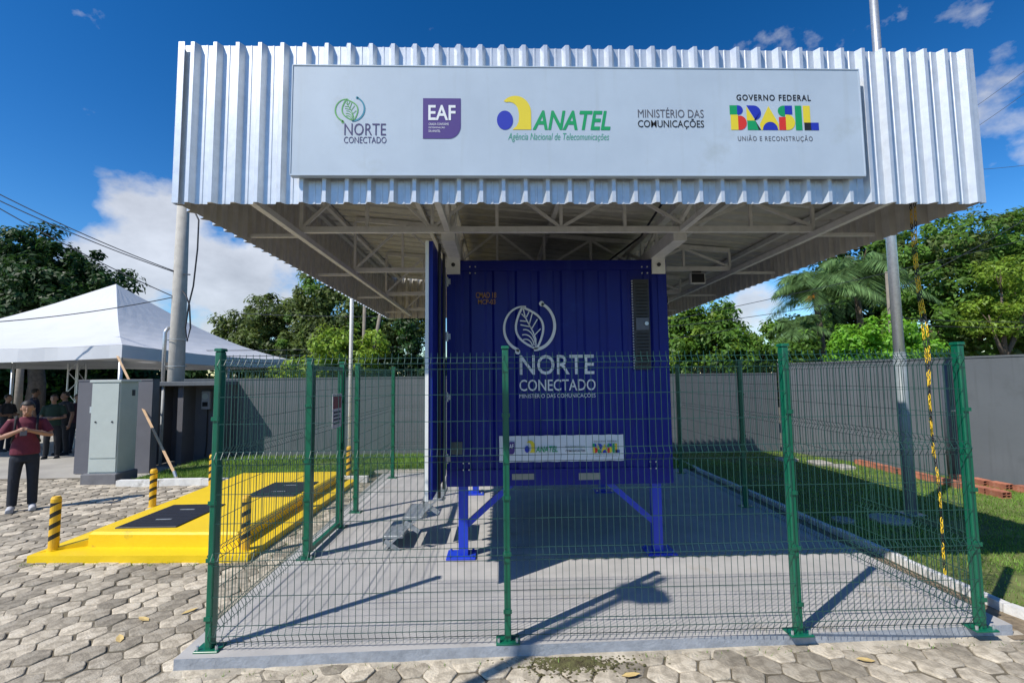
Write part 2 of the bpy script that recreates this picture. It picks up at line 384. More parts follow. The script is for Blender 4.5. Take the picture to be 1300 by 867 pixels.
def leaf_logo(box, y, parent, m1, m2, m3):
    F = Flat(box, y, (110, 75, 500, 460))
    left = arc(258, 272, 144, 160, 82, 252, 26) + [(212, 440)]
    right = [(395, 92)] + arc(338, 252, 152, 172, 62, -92, 26)
    F.ribbons([(left, (11, 22))], m1, parent)
    F.ribbons([(right, (20, 24))], m3, parent)
    lens = [(252, 118)] + [(252 + (352 - 252) * t + 110 * math.sin(math.pi * t) ** .9 * .88, 118 + 302 * t - 40 * math.sin(math.pi * t)) for t in np.linspace(.04, .96, 16)] + [(352, 420)]
    lens2 = [(352, 420)] + [(352 - 100 * t - 95 * math.sin(math.pi * t) ** .9, 420 - 302 * t + 35 * math.sin(math.pi * t)) for t in np.linspace(.04, .96, 16)] + [(252, 118)]
    F.ribbons([(lens, 16), (lens2, 16)], m2, parent)
    stem = [(258, 130), (272, 190), (300, 245), (330, 300), (348, 350), (348, 410)]
    veins = [[(300, 245), (325, 160)], [(318, 275), (362, 205)], [(340, 320), (385, 275)], [(272, 195), (245, 165)], [(285, 220), (232, 215)], [(280, 190), (300, 150)], [(310, 260), (236, 245)]]
    rings = [arc(268, 400, 76, 120, 100, 12, 12), arc(266, 408, 70, 92, 105, 8, 12), arc(272, 412, 52, 62, 110, 5, 10)]
    F.ribbons([(stem, 9)] + [(v, 8) for v in veins] + [(r, 8) for r in rings], m2, parent)
    for c in ((212, 440), (395, 92)):
        F.poly(arc(c[0], c[1], 19, 19, 0, 345, 15), m1 if c[0] < 300 else m3, parent)

def anatel_logo(box, y, parent):
    F = Flat(box, y, (917, 145, 1072, 300))
    F.poly(arc(953, 256, 36, 43, 0, 350, 26), ink['blue'], parent)
    up_ = arc(1000, 220, 70, 74, 138, 0, 18) + [(1070, 298), (985, 298)]
    inn = [(1005, 282), (1014, 262), (1016, 232)] + arc(972, 222, 42, 48, 8, 105, 10)
    F.poly(up_ + inn, ink['yellow'], parent)
def brasil_logo(box, y, parent):
    F = Flat(box, y, (236, 530, 815, 694)); P = lambda pts, c: F.poly(pts, ink[c], parent)
    P([(236, 530), (284, 530), (284, 592), (236, 592)], 'green')
    P([(284, 530)] + arc(292, 561, 30, 31, 90, -90, 12) + [(284, 592)], 'blue')
    P([(240, 592), (288, 592), (288, 692), (240, 692)], 'yellow')
    P([(288, 598)] + arc(300, 645, 44, 47, 90, -90, 14) + [(288, 692)], 'red')
    P([(345, 538), (400, 630), (345, 630)], 'yellow')
    P([(346, 530)] + arc(392, 579, 48, 49, 90, -90, 14) + [(402, 628)], 'blue')
    P([(348, 630), (400, 630), (420, 692), (348, 692)], 'green')
    P([(400, 630), (436, 692), (420, 692)], 'black')
    P([(490, 534), (552, 650), (552, 692), (545, 692)] + arc(497, 692, 50, 54, 0, 180, 16) + [(437, 692), (428, 655)], 'yellow')
    P(arc(497, 692, 49, 53, 0, 180, 16), 'blue')
    P(arc(590, 566, 40, 36, 90, 270, 14) + [(596, 602), (596, 530)], 'green')
    P([(597, 530), (645, 530), (645, 588), (597, 588)], 'blue')
    P([(555, 606), (600, 606), (600, 692), (555, 692)], 'red')
    P([(600, 590)] + arc(612, 641, 48, 51, 90, -90, 14) + [(600, 692)], 'yellow')
    P([(663, 530), (706, 530), (706, 692), (663, 692)], 'green')
    P([(716, 530), (762, 530), (762, 642), (716, 642)], 'yellow')
    P([(720, 642), (764, 642), (764, 692), (720, 692)], 'black')
    P([(764, 642), (814, 642), (814, 692), (764, 692)], 'blue')
def eaf_logo(box, y, parent, small=True):
    u0, v0, u1, v1 = box; F = Flat(box, y, (0, 0, 100, 100))
    F.poly([(0, 0), (100, 0), (100, 68)] + arc(68, 68, 32, 32, 0, -90, 8) + [(0, 100)], ink['purple'], parent)
    W = lambda x, z: (u0 + (u1 - u0) * x / 100, v0 + (v1 - v0) * z / 100)
    lettering('EAF', (*W(14, 17), *W(86, 54)), y - .002, parent, ink['white'], .018)
    if small:
        for i, t in enumerate(('CRIADA CONFORME', 'DETERMINAÇÃO', 'DA ANATEL')):
            lettering(t, (*W(15, 61 + i * 8.5), *W((68, 58, 46)[i], 66.5 + i * 8.5)), y - .002, parent, ink['white'])

# ------------------------------------------------------------------ the setting
XL, XR, YF, YB, HF = -2.066, 3.572, 3.6226, 9.494, 2.084           # fence line on the slab
GZ = -.08                                                          # paving level outside the slab

MB().add([(-600, -260, -.14), (600, -260, -.14), (600, 1200, -.14), (-600, 1200, -.14)], [(0, 1, 2, 3)]).build('ground', mat('far_ground', (.11, .105, .075), .95, 0, .3, .3), kind='structure')
MB().add([(-26, -6, -.13), (-7.5, -6, -.13), (-7.5, 26, -.13), (-26, 26, -.13)], [(0, 1, 2, 3)]).build('forecourt', concl, kind='structure')
# sand bed under the pavers
MB().add([(-14, -3, -.112), (9, -3, -.112), (9, 10.6, -.112), (-14, 10.6, -.112)], [(0, 1, 2, 3)]).build('paving_bed', sandm, kind='structure')
SL = [(-2.24, 3.50), (3.86, 3.66), (3.84, 9.95), (-2.36, 9.95)]
slab = MB().slab([(SL[0][0], SL[0][1]), SL[1], SL[2], SL[3]], -.11, 0).build('concrete_pad', slabm, kind='structure')
slab.data.materials.append(slabe)
for p in slab.data.polygons:
    if abs(p.normal.z) < .5: p.material_index = 1

# hexagonal pavers
def hexmesh(k):
    r = random.Random(k); R0 = .118; vs = []; n = 18
    cor = [R0 * r.uniform(.92, 1.05) for _ in range(6)]; ph = [r.uniform(-.05, .05) for _ in range(6)]
    ring = []
    for i in range(6):
        a, b = math.pi / 3 * i + ph[i], math.pi / 3 * ((i + 1) % 6) + ph[(i + 1) % 6]
        p, q = Vector((cor[i] * math.cos(a), cor[i] * math.sin(a))), Vector((cor[(i + 1) % 6] * math.cos(b), cor[(i + 1) % 6] * math.sin(b)))
        for t in (.10, .5, .90):
            c = p.lerp(q, t); c *= (1.0 + r.uniform(-.018, .012)); ring.append(c)
    m = len(ring)
    for sc, z in ((1.0, -.03), (1.0, -.007), (.975, -.0015), (.90, .0)):
        for c in ring: vs.append((c.x * sc, c.y * sc, z + (r.uniform(-.0015, .0015) if z > -.005 else 0)))
    vs.append((0, 0, .001)); fs = []
    for j in range(3):
        for i in range(m): fs.append((j * m + i, j * m + (i + 1) % m, (j + 1) * m + (i + 1) % m, (j + 1) * m + i))
    for i in range(m): fs.append((3 * m + i, 3 * m + (i + 1) % m, 4 * m))
    return vs, fs
HEX = [hexmesh(k) for k in range(7)]
HEXM = []
for vs, fs in HEX:
    me = bpy.data.meshes.new('paver'); me.from_pydata(vs, [], fs); me.materials.append(paver)
    me.polygons.foreach_set('use_smooth', [True] * len(me.polygons)); HEXM.append(me)
def covered(x, y):
    if -2.15 < x < 4.05 and y > 3.60 + .03 * max(0, x): return True        # slab
    if x > 4.0 and y > 3.75 - (x - 4.0) * .3: return True                 # lawn
    if -5.1 < x < -2.9 and 5.7 < y < 10: return True                   # yellow plinth
    if x > -7.2 and y > 9.5: return True                                # planted bed
    return False
spots = []
dx, dy = .118 * 1.5 * 1.035, .118 * math.sqrt(3) * 1.035
hexrot = .10
i = 0
for i in range(-95, 95):
    for j in range(-95, 95):
        x0 = i * dx; y0 = j * dy + (dy / 2 if i % 2 else 0)
        x = x0 * math.cos(hexrot) - y0 * math.sin(hexrot); y = x0 * math.sin(hexrot) + y0 * math.cos(hexrot) + 3.0
        if y < 1.2 or y > 10.3 or x < -13 or x > 8.5 or covered(x, y): continue
        spots.append((x, y))
def inview(x, y):
    d = Vector((x, y, GZ - CH)); f = d.dot(fw)
    if f <= .2: return False
    u = 650 + CF * d.dot(rt) / f; v = 433.5 - CF * d.dot(up) / f
    return -15 < u < 1315 and v < 885
vis = sorted([s for s in spots if inview(*s)], key=lambda s: math.hypot(s[0], s[1]))
pav = MB().add([(-13.2, 1.0, -.089), (8.6, 1.0, -.089), (8.6, 10.4, -.089), (-13.2, 10.4, -.089)], [(0, 1, 2, 3)]).build('pavement', sandm, kind='structure')
def paver_xf(x, y):
    r = random.Random(int(x * 1000) * 31 + int(y * 1000))
    return Vector((x + r.uniform(-.008, .008), y + r.uniform(-.008, .008), GZ + r.uniform(-.007, .006))), hexrot + r.choice(range(6)) * math.pi / 3 + r.uniform(-.04, .04), r.uniform(-.012, .012), r.uniform(-.012, .012), r.randrange(7)
for (x, y) in vis[:300]:
    loc, rz, rx, ry, k = paver_xf(x, y)
    o = bpy.data.objects.new('paver', HEXM[k]); C.objects.link(o); o.parent = pav; o.location = loc; o.rotation_euler = (rx, ry, rz)
near = set(vis[:300]); mb = MB()
for s in spots:
    if s in near: continue
    loc, rz, rx, ry, k = paver_xf(*s); c, sn = math.cos(rz), math.sin(rz)
    mb.add([(loc.x + c * a - sn * b, loc.y + sn * a + c * b, loc.z + e) for a, b, e in HEX[k][0]], HEX[k][1])
o = mb.build('paver', paver, pav, smooth=True, kind='stuff')
# cement smeared along the foot of the slab
def smear(pts, z=-.084):
    top = []; r = random.Random(3)
    n = 60; vs = []
    for i in range(n + 1):
        t = i / n; x = pts[0][0] + (pts[1][0] - pts[0][0]) * t; y = pts[0][1] + (pts[1][1] - pts[0][1]) * t
        wd = .10 + .05 * math.sin(i * .7) + r.uniform(-.03, .05)
        vs += [(x, y + .03, z + .016), (x, y - wd * .5, z + .004), (x, y - wd * 1.3, z - .014)]
    return MB().add(vs, [(3 * i + j, 3 * i + 3 + j, 3 * i + 4 + j, 3 * i + 1 + j) for i in range(n) for j in (0, 1)])
smear(((-2.25, 3.52), (3.95, 3.68))).build('cement_strip', cemm, kind='structure')
# right side: soil gutter, kerb, lawn
MB().add([(3.80, 3.60, -.076), (4.18, 3.60, -.076), (4.14, 10.2, -.055), (3.80, 10.2, -.055)], [(0, 1, 2, 3)]).build('soil_strip', soilm, kind='structure')
kr = MB(); ky = 3.0
kerb_root = thing('kerb', (4.2, 3, -.11), None, None); kerb_root['kind'] = 'structure'
k = 0
while ky < 12.2:
    L = 1.0; x = 4.20 - .012 * (ky - 3.4) if ky > 3.6 else 4.20 + (3.6 - ky) * .45
    x1 = 4.20 - .012 * (ky + L - 3.4) if ky + L > 3.6 else 4.2 + (3.6 - ky - L) * .45
    j = random.uniform(-.008, .008)
    MB().add([(x + a + j, ky + .006, z) if e == 0 else (x1 + a + j, ky + L - .006, z) for e in (0, 1) for a, z in ((-.045, -.11), (.045, -.11), (.04, .0 + j), (-.035, .0 + j))],
             [(3, 2, 1, 0), (4, 5, 6, 7), (0, 1, 5, 4), (1, 2, 6, 5), (2, 3, 7, 6), (3, 0, 4, 7)]).build('kerbstone', kerbm, kerb_root)
    ky += L
def lawn(name, poly, z=-.075):
    return MB().add([(x, y, z) for x, y in poly], [tuple(range(len(poly)))]).build(name, lawnm, kind='structure')
LAWN_R = [(4.2, 3.9), (4.9, 2.4), (12.0, 1.0), (12.0, 12.6), (4.1, 12.6)]
lawn('lawn', LAWN_R, -.05)
LAWN_L = [(-7.25, 9.62), (-2.7, 9.62), (-2.7, 10.02), (4.15, 10.02), (4.15, 12.6), (-7.4, 12.6)]
lawn('planting_bed', LAWN_L, -.02)
def inpoly(px, py, poly):
    c = np.zeros(len(px), bool); n = len(poly)
    for i in range(n):
        (x1, y1), (x2, y2) = poly[i], poly[(i + 1) % n]
        if y1 == y2: continue
        cond = ((y1 > py) != (y2 > py)) & (px < (x2 - x1) * (py - y1) / (y2 - y1) + x1); c ^= cond
    return c
def blades(name, poly, n, h0, h1, w, z, m, label):
    P = np.array(poly); x = rng.uniform(P[:, 0].min(), P[:, 0].max(), n); y = rng.uniform(P[:, 1].min(), P[:, 1].max(), n)
    k = inpoly(x, y, poly); x, y = x[k], y[k]
    # thin patches
    pn = np.sin(x * 2.1 + 1.3 * np.sin(y * 1.7)) + np.sin(y * 2.7 + 1.1 * np.sin(x * 2.3)) + rng.normal(0, .5, len(x))
    k = pn > -1.5; x, y = x[k], y[k]; n = len(x)
    a = rng.uniform(0, 2 * np.pi, n); h = rng.uniform(h0, h1, n); lean = rng.uniform(.2, .9, n) * h; b = rng.uniform(0, 2 * np.pi, n)
    v = np.zeros((n, 3, 3)); ww = w * rng.uniform(.6, 1.4, n)
    v[:, 0] = np.stack([x - np.cos(a) * ww, y - np.sin(a) * ww, np.full(n, z)], 1)
    v[:, 1] = np.stack([x + np.cos(a) * ww, y + np.sin(a) * ww, np.full(n, z)], 1)
    v[:, 2] = np.stack([x + np.cos(b) * lean, y + np.sin(b) * lean, z + h], 1)
    o = npmesh(name, v.reshape(-1, 3), 3, m); o['kind'] = 'stuff'; o['label'] = label; o['category'] = 'grass'
    return o
def npmesh(name, v, k, m, parent=None, o0=Vector((0, 0, 0)), smooth=False):
    n = len(v) // k; me = bpy.data.meshes.new(name)
    me.vertices.add(len(v)); me.vertices.foreach_set('co', (v - np.array(o0)).astype(np.float32).ravel())
    me.loops.add(n * k); me.loops.foreach_set('vertex_index', np.arange(n * k, dtype=np.int32))
    me.polygons.add(n); me.polygons.foreach_set('loop_start', np.arange(0, n * k, k, dtype=np.int32))
    me.update(calc_edges=True); me.validate()
    return link(name, me, m, parent, o0, smooth)
blades('grass', [(4.26, 3.5), (4.9, 2.6), (8.8, 3.0), (9.6, 6.0), (7.4, 12.4), (4.22, 12.4)], 110000, .018, .05, .0045, -.052, grassm, 'short green lawn beside the fenced concrete pad')
blades('grass', [(-7.15, 9.72), (-2.7, 9.72), (-2.5, 10.1), (4.1, 10.1), (4.1, 12.4), (-7.15, 12.4)], 55000, .03, .11, .006, -.022, grassm, 'taller grass in the bed along the grey back wall')
for wpoly in ([(-2.2, 3.40), (3.8, 3.52), (3.8, 3.60), (-2.2, 3.48)], [(-5.25, 5.50), (-2.8, 5.40), (-2.8, 5.46), (-5.25, 5.57)], [(-2.72, 5.3), (-2.55, 5.3), (-2.55, 9.3), (-2.72, 9.3)]):
    blades('weeds', wpoly, 420, .01, .045, .004, -.088, grassm, 'sparse weeds in the paving joints')
# left bed kerb
kl = thing('kerb', (-7.2, 9.5, -.11), None, None); kl['kind'] = 'structure'
x = -7.3
while x < -2.6:
    x1 = min(x + .8, -2.55)
    if not (-5.4 < x < -2.6 and False):
        MB().box(x + .004, x1 - .004, 9.5 + random.uniform(-.006, .006), 9.62, -.11, .035 + random.uniform(-.006, .006)).build('kerbstone', kerbm, kl)
    x = x1
# low concrete edging behind the pad
for (x0, x1, y0, y1) in ((-2.6, -1.3, 10.05, 10.3), (-1.25, .1, 10.05, 10.32), (6.35, 6.75, 10.75, 11.05), (6.8, 7.15, 10.2, 10.6), (7.0, 7.3, 9.75, 10.1)):
    tag(MB().bbox(x0, x1, y0, y1, -.09, .02, .015).build('concrete_block', concl, org=((x0 + x1) / 2, (y0 + y1) / 2, -.09)),
        'whitish concrete block lying in grass behind the fence' if x0 < 3 else 'pale rough concrete piece in the lawn before the side wall', 'block', 'concrete pieces in the grass')
# manhole lids in the lawn
for (u, v, r) in ((1070, 662, .13), (1130, 661, .24)):
    p = gz(u, v, -.05); n = 20
    mb = MB(); mb.tube([(p.x, p.y, -.09), (p.x, p.y, -.015), (p.x, p.y, -.008)], [r, r, r * .93], 22); 
    tag(mb.build('lid', concl, org=(p.x, p.y, -.09)), 'small round pale cover in the lawn' if r < .2 else 'wide round concrete cover in the lawn beside the tall lamp pole', 'cover')

# ------------------------------------------------------------------ boundary walls
def wall(name, p, q, z1, th, m, label, cap=True):
    p, q = Vector((*p, 0)), Vector((*q, 0)); d = (q - p).normalized(); nn = Vector((-d.y, d.x, 0)) * th
    r = thing(name, (p.x, p.y, -.12), label, 'wall')
    a = [p, q, q + nn, p + nn]
    MB().slab([(c.x, c.y) for c in a], -.12, z1).build('wall_body', m, r)
    if cap:
        e = nn.normalized() * .012
        b = [p - e, q - e, q + nn + e, p + nn + e]
        MB().slab([(c.x, c.y) for c in b], z1 + .001, z1 + .035).build('coping', m, r)
    return r
wall('boundary_wall', (-8.1, 12.62), (7.25, 12.32), 1.93, .16, wallm, 'long grey painted boundary wall behind the container')
wall('boundary_wall', (7.30, 12.34), (10.9, 2.0), 2.17, .16, wallm, 'grey boundary wall running beside the lawn', True)
wall('gate_pillar_wall', (-9.46, 11.1), (-7.82, 11.1), 1.93, .22, wall2, 'short dark grey wall behind the pale metal cabinet')
w = thing('gate_latch', (-9.1, 11.08, 1.2), 'small metal latch on the short dark grey wall', 'latch')
MB().box(-9.16, -9.02, 11.07, 11.098, 1.22, 1.36).build('latch_plate', steel, w); MB().tube([(-9.07, 11.05, 1.18), (-9.07, 11.05, 1.29), (-9.07, 11.075, 1.3)], .012, 8).build('handle', steel, w)

# meter shelter
sh = thing('meter_shelter', (-7.5, 12.2, -.08), 'dark grey meter shelter with flat slab roof against the wall', 'shelter')
MB().bbox(-8.52, -6.72, 11.86, 12.60, 1.80, 1.90, .01).build('roof', wallm, sh)
MB().box(-8.40, -8.28, 11.98, 12.61, -.1, 1.799).build('side_wall', wall2, sh)
MB().box(-6.90, -6.78, 11.98, 12.61, -.1, 1.799).build('side_wall', wall2, sh)
MB().box(-8.279, -6.901, 12.50, 12.612, -.1, 1.798).build('back_wall', wall2, sh)
MB().tube([(-8.16, 11.95, -.1), (-8.16, 11.95, 1.80)], .035, 10).build('post', mat('post_grey', (.35, .36, .36), .6), sh, smooth=True)
MB().box(-7.85, -7.72, 12.02, 12.5, -.1, 1.797).build('partition', wall2, sh)
mbx = thing('electric_meter', (-7.35, 12.45, 1.1), 'grey electricity meter box inside the dark shelter', 'meter')
MB().bbox(-7.50, -7.28, 12.36, 12.499, 1.20, 1.66, .02).build('housing', mat('meter_grey', (.30, .31, .33), .5), mbx)
MB().tube([(-7.40, 12.35, 1.52), (-7.40, 12.362, 1.52)], .075, 18).build('dial', cabm, mbx)
MB().box(-7.46, -7.33, 12.352, 12.361, 1.27, 1.38).build('window', glassd, mbx)
MB().tube([(-7.39, 12.47, 1.2), (-7.39, 12.47, .3), (-7.42, 12.47, .02)], .014, 8).build('conduit', blackm, mbx)
pn = MB().box(-7.12, -6.94, 12.46, 12.497, .52, .80).build('junction_box', cabm, org=(-7.03, 12.48, .52)); tag(pn, 'small pale junction box low inside the dark shelter', 'box')

# street cabinet
cb = thing('street_cabinet', (-7.8, 10, -.1), 'pale green-grey metal street cabinet on a dark plinth', 'cabinet')
MB().bbox(-8.14, -7.46, 9.70, 10.28, -.11, .12, .012).build('plinth', mat('plinth_grey', (.14, .14, .15), .8), cb)
MB().bbox(-8.07, -7.51, 9.78, 10.26, .121, 1.90, .012).build('body', cabm, cb)
MB().bbox(-8.10, -7.48, 9.75, 10.29, 1.901, 1.945, .008).build('roof_cap', cabm, cb)
dr = MB().bbox(-8.05, -7.53, 9.762, 9.779, .42, 1.88, .004).build('door', cabm, cb)
MB().box(-8.05, -7.53, 9.766, 9.779, .15, .40).build('lower_panel', cabm, cb)
for xx in (-7.95, -7.63): MB().tube([(xx, 9.752, 1.12), (xx, 9.763, 1.12)], .018, 10).build('lock', darkm, dr)
MB().box(-7.509, -7.502, 10.08, 10.16, 1.62, 1.74).build('vent', darkm, cb)

# ------------------------------------------------------------------ yellow plinth with access covers
yp = thing('access_chamber', (-4.0, 7.5, -.1), 'long yellow concrete plinth with two black access covers', 'plinth')
mb = MB(); base = [(-5.22, 5.60), (-2.76, 5.48), (-2.74, 9.46), (-5.32, 9.46)]
mb.slab(base, -.11, -.005); mb.build('base_slab', yell, yp)
blk = [(-4.78, 5.86), (-3.0, 5.74), (-2.98, 9.40), (-4.88, 9.40)]
mb = MB(); top = [(-4.75, 5.89), (-3.03, 5.77), (-3.01, 9.37), (-4.85, 9.37)]
mb.add([(x, y, -.0049) for x, y in blk] + [(x, y, .135) for x, y in blk] + [(x, y, .16) for x, y in top],
       [(3, 2, 1, 0), (8, 9, 10, 11)] + [(k + i, k + (i + 1) % 4, k + 4 + (i + 1) % 4, k + 4 + i) for k in (0, 4) for i in range(4)])
mb.build('raised_block', yell, yp)
MB().add([(-5.20, 5.70, -.0045), (-4.79, 5.90, -.0045), (-4.79, 5.90, .07), (-5.20, 6.0, -.0045), (-5.20, 9.2, -.0045), (-4.88, 9.2, -.0045), (-4.88, 9.2, .07)],
         [(0, 1, 2), (0, 2, 3), (3, 2, 6, 4), (4, 6, 5)]).build('side_ramp', yell, yp)
for (x0, x1, y0, y1) in ((-4.58, -3.86, 5.98, 7.02), (-3.82, -3.08, 7.42, 8.42)):
    cv = MB().bbox(x0, x1, y0, y1, .1605, .175, .005).build('access_cover', blackm, yp)
    mb = MB()
    for i in range(1, 14): mb.box(x0 + .02, x1 - .02, y0 + (y1 - y0) * i / 14 - .006, y0 + (y1 - y0) * i / 14 + .006, .1755, .179)
    mb.build('tread_rib', blackm, cv)
    for yy in (.28, .72):
        MB().box(x0 + .28, x1 - .25, y0 + (y1 - y0) * yy - .012, y0 + (y1 - y0) * yy + .012, .1795, .184).build('lift_handle', steel, cv)
# bollards
def bollard():
    r = thing('bollard', (0, 0, 0), 'x', 'bollard', 'hazard striped bollards round the yellow plinth')
    mb = MB(); mb.tube([(0, 0, 0), (0, 0, .575), (0, 0, .60)], [.05, .05, .038], 18); mb.build('post', stripe, r, smooth=False)
    MB().tube([(0, 0, -.0), (0, 0, .012)], .062, 18).build('collar', yell, r)
    return r
b0 = bollard(); first = True
BL = [((-5.10, 5.78, -.005), 'striped bollard on the plinth corner closest to the standing man'), ((-2.88, 5.66, -.005), 'striped bollard on the plinth corner beside the gate'),
      ((-5.52, 7.95, -.09), 'striped bollard on the paving halfway along the plinth'), ((-5.45, 9.40, -.09), 'striped bollard at the plinth end before the meter shelter'),
      ((-2.88, 7.45, -.005), 'striped bollard halfway along the plinth behind the gate'), ((-2.98, 9.75, -.02), 'striped bollard in the grass edge before the thin white pole')]
for loc, lb in BL:
    o = b0 if first else copy_tree(b0); first = False
    o.location = loc; o['label'] = lb; o.rotation_euler.z = random.uniform(-.3, .3)

# ------------------------------------------------------------------ container
CX0, CX1, CY, CYB, CZ0, CZ1 = -.56, 1.878, 5.2126, 8.20, .75, 3.19
ct = thing('equipment_container', ((CX0 + CX1) / 2, (CY + CYB) / 2, 0), 'dark blue steel equipment container raised on blue legs', 'container')
def panel_x(mb, x0, x1, y, z0, z1, depth=.018, n=9, sgn=1):
    w = (x1 - x0) / n; pr = [(x0, 0)]
    for i in range(n):
        a = x0 + i * w
        pr += [(a + w * .28, 0), (a + w * .38, depth), (a + w * .62, depth), (a + w * .72, 0)]
    pr.append((x1, 0)); m = len(pr)
    vs = [(x, y + sgn * h, z0) for x, h in pr] + [(x, y + sgn * h, z1) for x, h in pr]
    mb.add(vs, [(i, i + 1, m + i + 1, m + i) for i in range(m - 1)])
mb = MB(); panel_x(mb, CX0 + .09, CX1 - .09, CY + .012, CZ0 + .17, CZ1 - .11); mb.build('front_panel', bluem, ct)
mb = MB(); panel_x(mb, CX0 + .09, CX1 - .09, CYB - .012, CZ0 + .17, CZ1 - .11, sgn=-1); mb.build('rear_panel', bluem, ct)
def panel_y(x, sgn):
    mb = MB(); n = 11; y0, y1 = CY + .1, CYB - .1; w = (y1 - y0) / n; pr = [(y0, 0)]
    for i in range(n):
        a = y0 + i * w; pr += [(a + w * .25, 0), (a + w * .38, .03), (a + w * .62, .03), (a + w * .75, 0)]
    pr.append((y1, 0)); m = len(pr)
    mb.add([(x + sgn * h, y, CZ0 + .17) for y, h in pr] + [(x + sgn * h, y, CZ1 - .11) for y, h in pr], [(i, i + 1, m + i + 1, m + i) for i in range(m - 1)])
    return mb
panel_y(CX1 - .014, -1).build('side_panel', bluem, ct); panel_y(CX0 + .014, 1).build('side_panel', bluem, ct)
for x in (CX0, CX1 - .10):
    for y in (CY, CYB - .10): MB().box(x, x + .10, y, y + .10, CZ0 + .171, CZ1 - .111).build('corner_post', bluem, ct)
for y in (CY - .004, CYB - .10): MB().box(CX0, CX1, y, y + .104, CZ1 - .11, CZ1).build('top_rail', bluem, ct)
for y in (CY - .004, CYB - .10): MB().box(CX0, CX1, y, y + .104, CZ0, CZ0 + .17).build('bottom_rail', bluem, ct)
for x in (CX0, CX1 - .10):
    MB().box(x, x + .10, CY + .101, CYB - .101, CZ1 - .109, CZ1 - .001).build('side_top_rail', bluem, ct)
    MB().box(x, x + .10, CY + .101, CYB - .101, CZ0 + .001, CZ0 + .169).build('side_bottom_rail', bluem, ct)
MB().box(CX0 + .05, CX1 - .05, CY + .05, CYB - .05, CZ1 - .02, CZ1 + .006).build('roof_panel', bluem, ct)
MB().box(CX0 + .101, CX1 - .101, CY + .101, CYB - .101, CZ0 + .03, CZ0 + .07).build('floor_panel', darkm, ct)
for (u, v) in ((600, 343), (818, 343), (592, 592), (829, 590)):
    for a in (-.03, .03):
        for b in (-.035, .035):
            p = gy(u, v, CY); MB().tube([(p.x + a, CY - .012, p.z + b), (p.x + a, CY - .003, p.z + b)], .008, 8).build('bolt', steel, ct)
for (u0, v0, u1, v1) in ((650, 601, 678, 609), (735, 600, 762, 609)):
    a, b = gy(u0, v1, CY - .01), gy(u1, v0, CY - .01); MB().box(a.x, b.x, CY - .012, CY - .005, a.z, b.z).build('name_plate', mat('plate_grey', (.25, .26, .22), .5), ct)
a, b = gy(573, 577, CY), gy(587, 561, CY); MB().box(a.x, b.x, CY - .006, CY + .011, a.z, b.z).build('name_plate', mat('plate_green', (.09, .11, .10), .5), ct)
# legs with plates and braces
for sx in (-1, 1):
    for yy, fr in ((CY + .10, 1), (CYB - .10, 0)):
        x = (CX0 + CX1) / 2 + sx * 1.05
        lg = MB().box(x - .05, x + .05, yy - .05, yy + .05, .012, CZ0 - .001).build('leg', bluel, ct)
        MB().bbox(x - .155 + sx * .02, x + .155 + sx * .02, yy - .13, yy + .13, .001, .022, .004).build('base_plate', bluel, lg)
        for a in (-1, 1):
            for b in (-1, 1): MB().tube([(x + a * .12 + sx * .02, yy + b * .095, .022), (x + a * .12 + sx * .02, yy + b * .095, .045)], .013, 6).build('anchor_bolt', steel if not fr else bluel, lg)
        MB().bar((x - sx * .04, yy, .33), (x - sx * .52, yy, CZ0 + .0), .06, .06).build('brace', bluel, lg)
# open door on the side, swung forward
dx0, dx1, dy0, dy1, dz0, dz1 = -.625, -.565, 4.14, 5.17, .88, 3.10
dr = MB().box(dx0, dx1, dy0, dy1, dz0, dz1).build('door', bluem, ct)
MB().box(dx0 - .004, dx1 - .035, dy0 - .012, dy0 - .001, dz0 - .01, dz1 - .0).build('door_seal', whitem, dr)
for z in (1.05, 1.7, 2.35, 2.95):
    MB().tube([(dx1 + .012, dy1 + .012, z - .05), (dx1 + .012, dy1 + .012, z + .05)], .014, 10).build('hinge', steel, dr)
    MB().box(dx1 + .0, dx1 + .05, dy1 + .001, dy1 + .012, z - .03, z + .03).build('hinge_leaf', steel, dr)
for yy in (4.45, 4.8):
    MB().tube([(dx1 + .02, yy, dz0 - .06), (dx1 + .02, yy, dz1 + .06)], .014, 8).build('lock_rod', darkm, dr)
# ventilation grille on the front
g0, g1 = gy(806.5, 469, CY - .01), gy(822.5, 355, CY - .01)
vg = MB().box(g0.x, g1.x, CY - .03, CY - .0035, g0.z, g1.z).build('vent_grille', darkm, ct)
zc = gy(814, 411, CY - .03).z
n = 26
for i in range(n):
    z = g0.z + .04 + (g1.z - g0.z - .08) * i / (n - 1)
    if abs(z - zc) < .08: continue
    MB().add([(g0.x + .02, CY - .031, z - .012), (g1.x - .02, CY - .031, z - .012), (g1.x - .02, CY - .046, z - .018), (g0.x + .02, CY - .046, z - .018)], [(0, 1, 2, 3)]).build('louvre', blackm, vg)
MB().box(g0.x + .015, g1.x - .015, CY - .046, CY - .031, zc - .07, zc + .065).build('catch_plate', mat('catch_grey', (.10, .10, .12), .4, .4), vg)
MB().tube([(g1.x - .045, CY - .065, zc), (g1.x - .045, CY - .046, zc)], .022, 10).build('catch', steel, vg)
mb = MB()
for i in range(34):
    z = g0.z + (g1.z - g0.z) * (i + .5) / 34; mb.box(g0.x - .018, g0.x - .002, CY - .02, CY - .004, z - .010, z + .007)
mb.build('perforated_strip', mat('strip_grey', (.35, .36, .42), .5), vg)
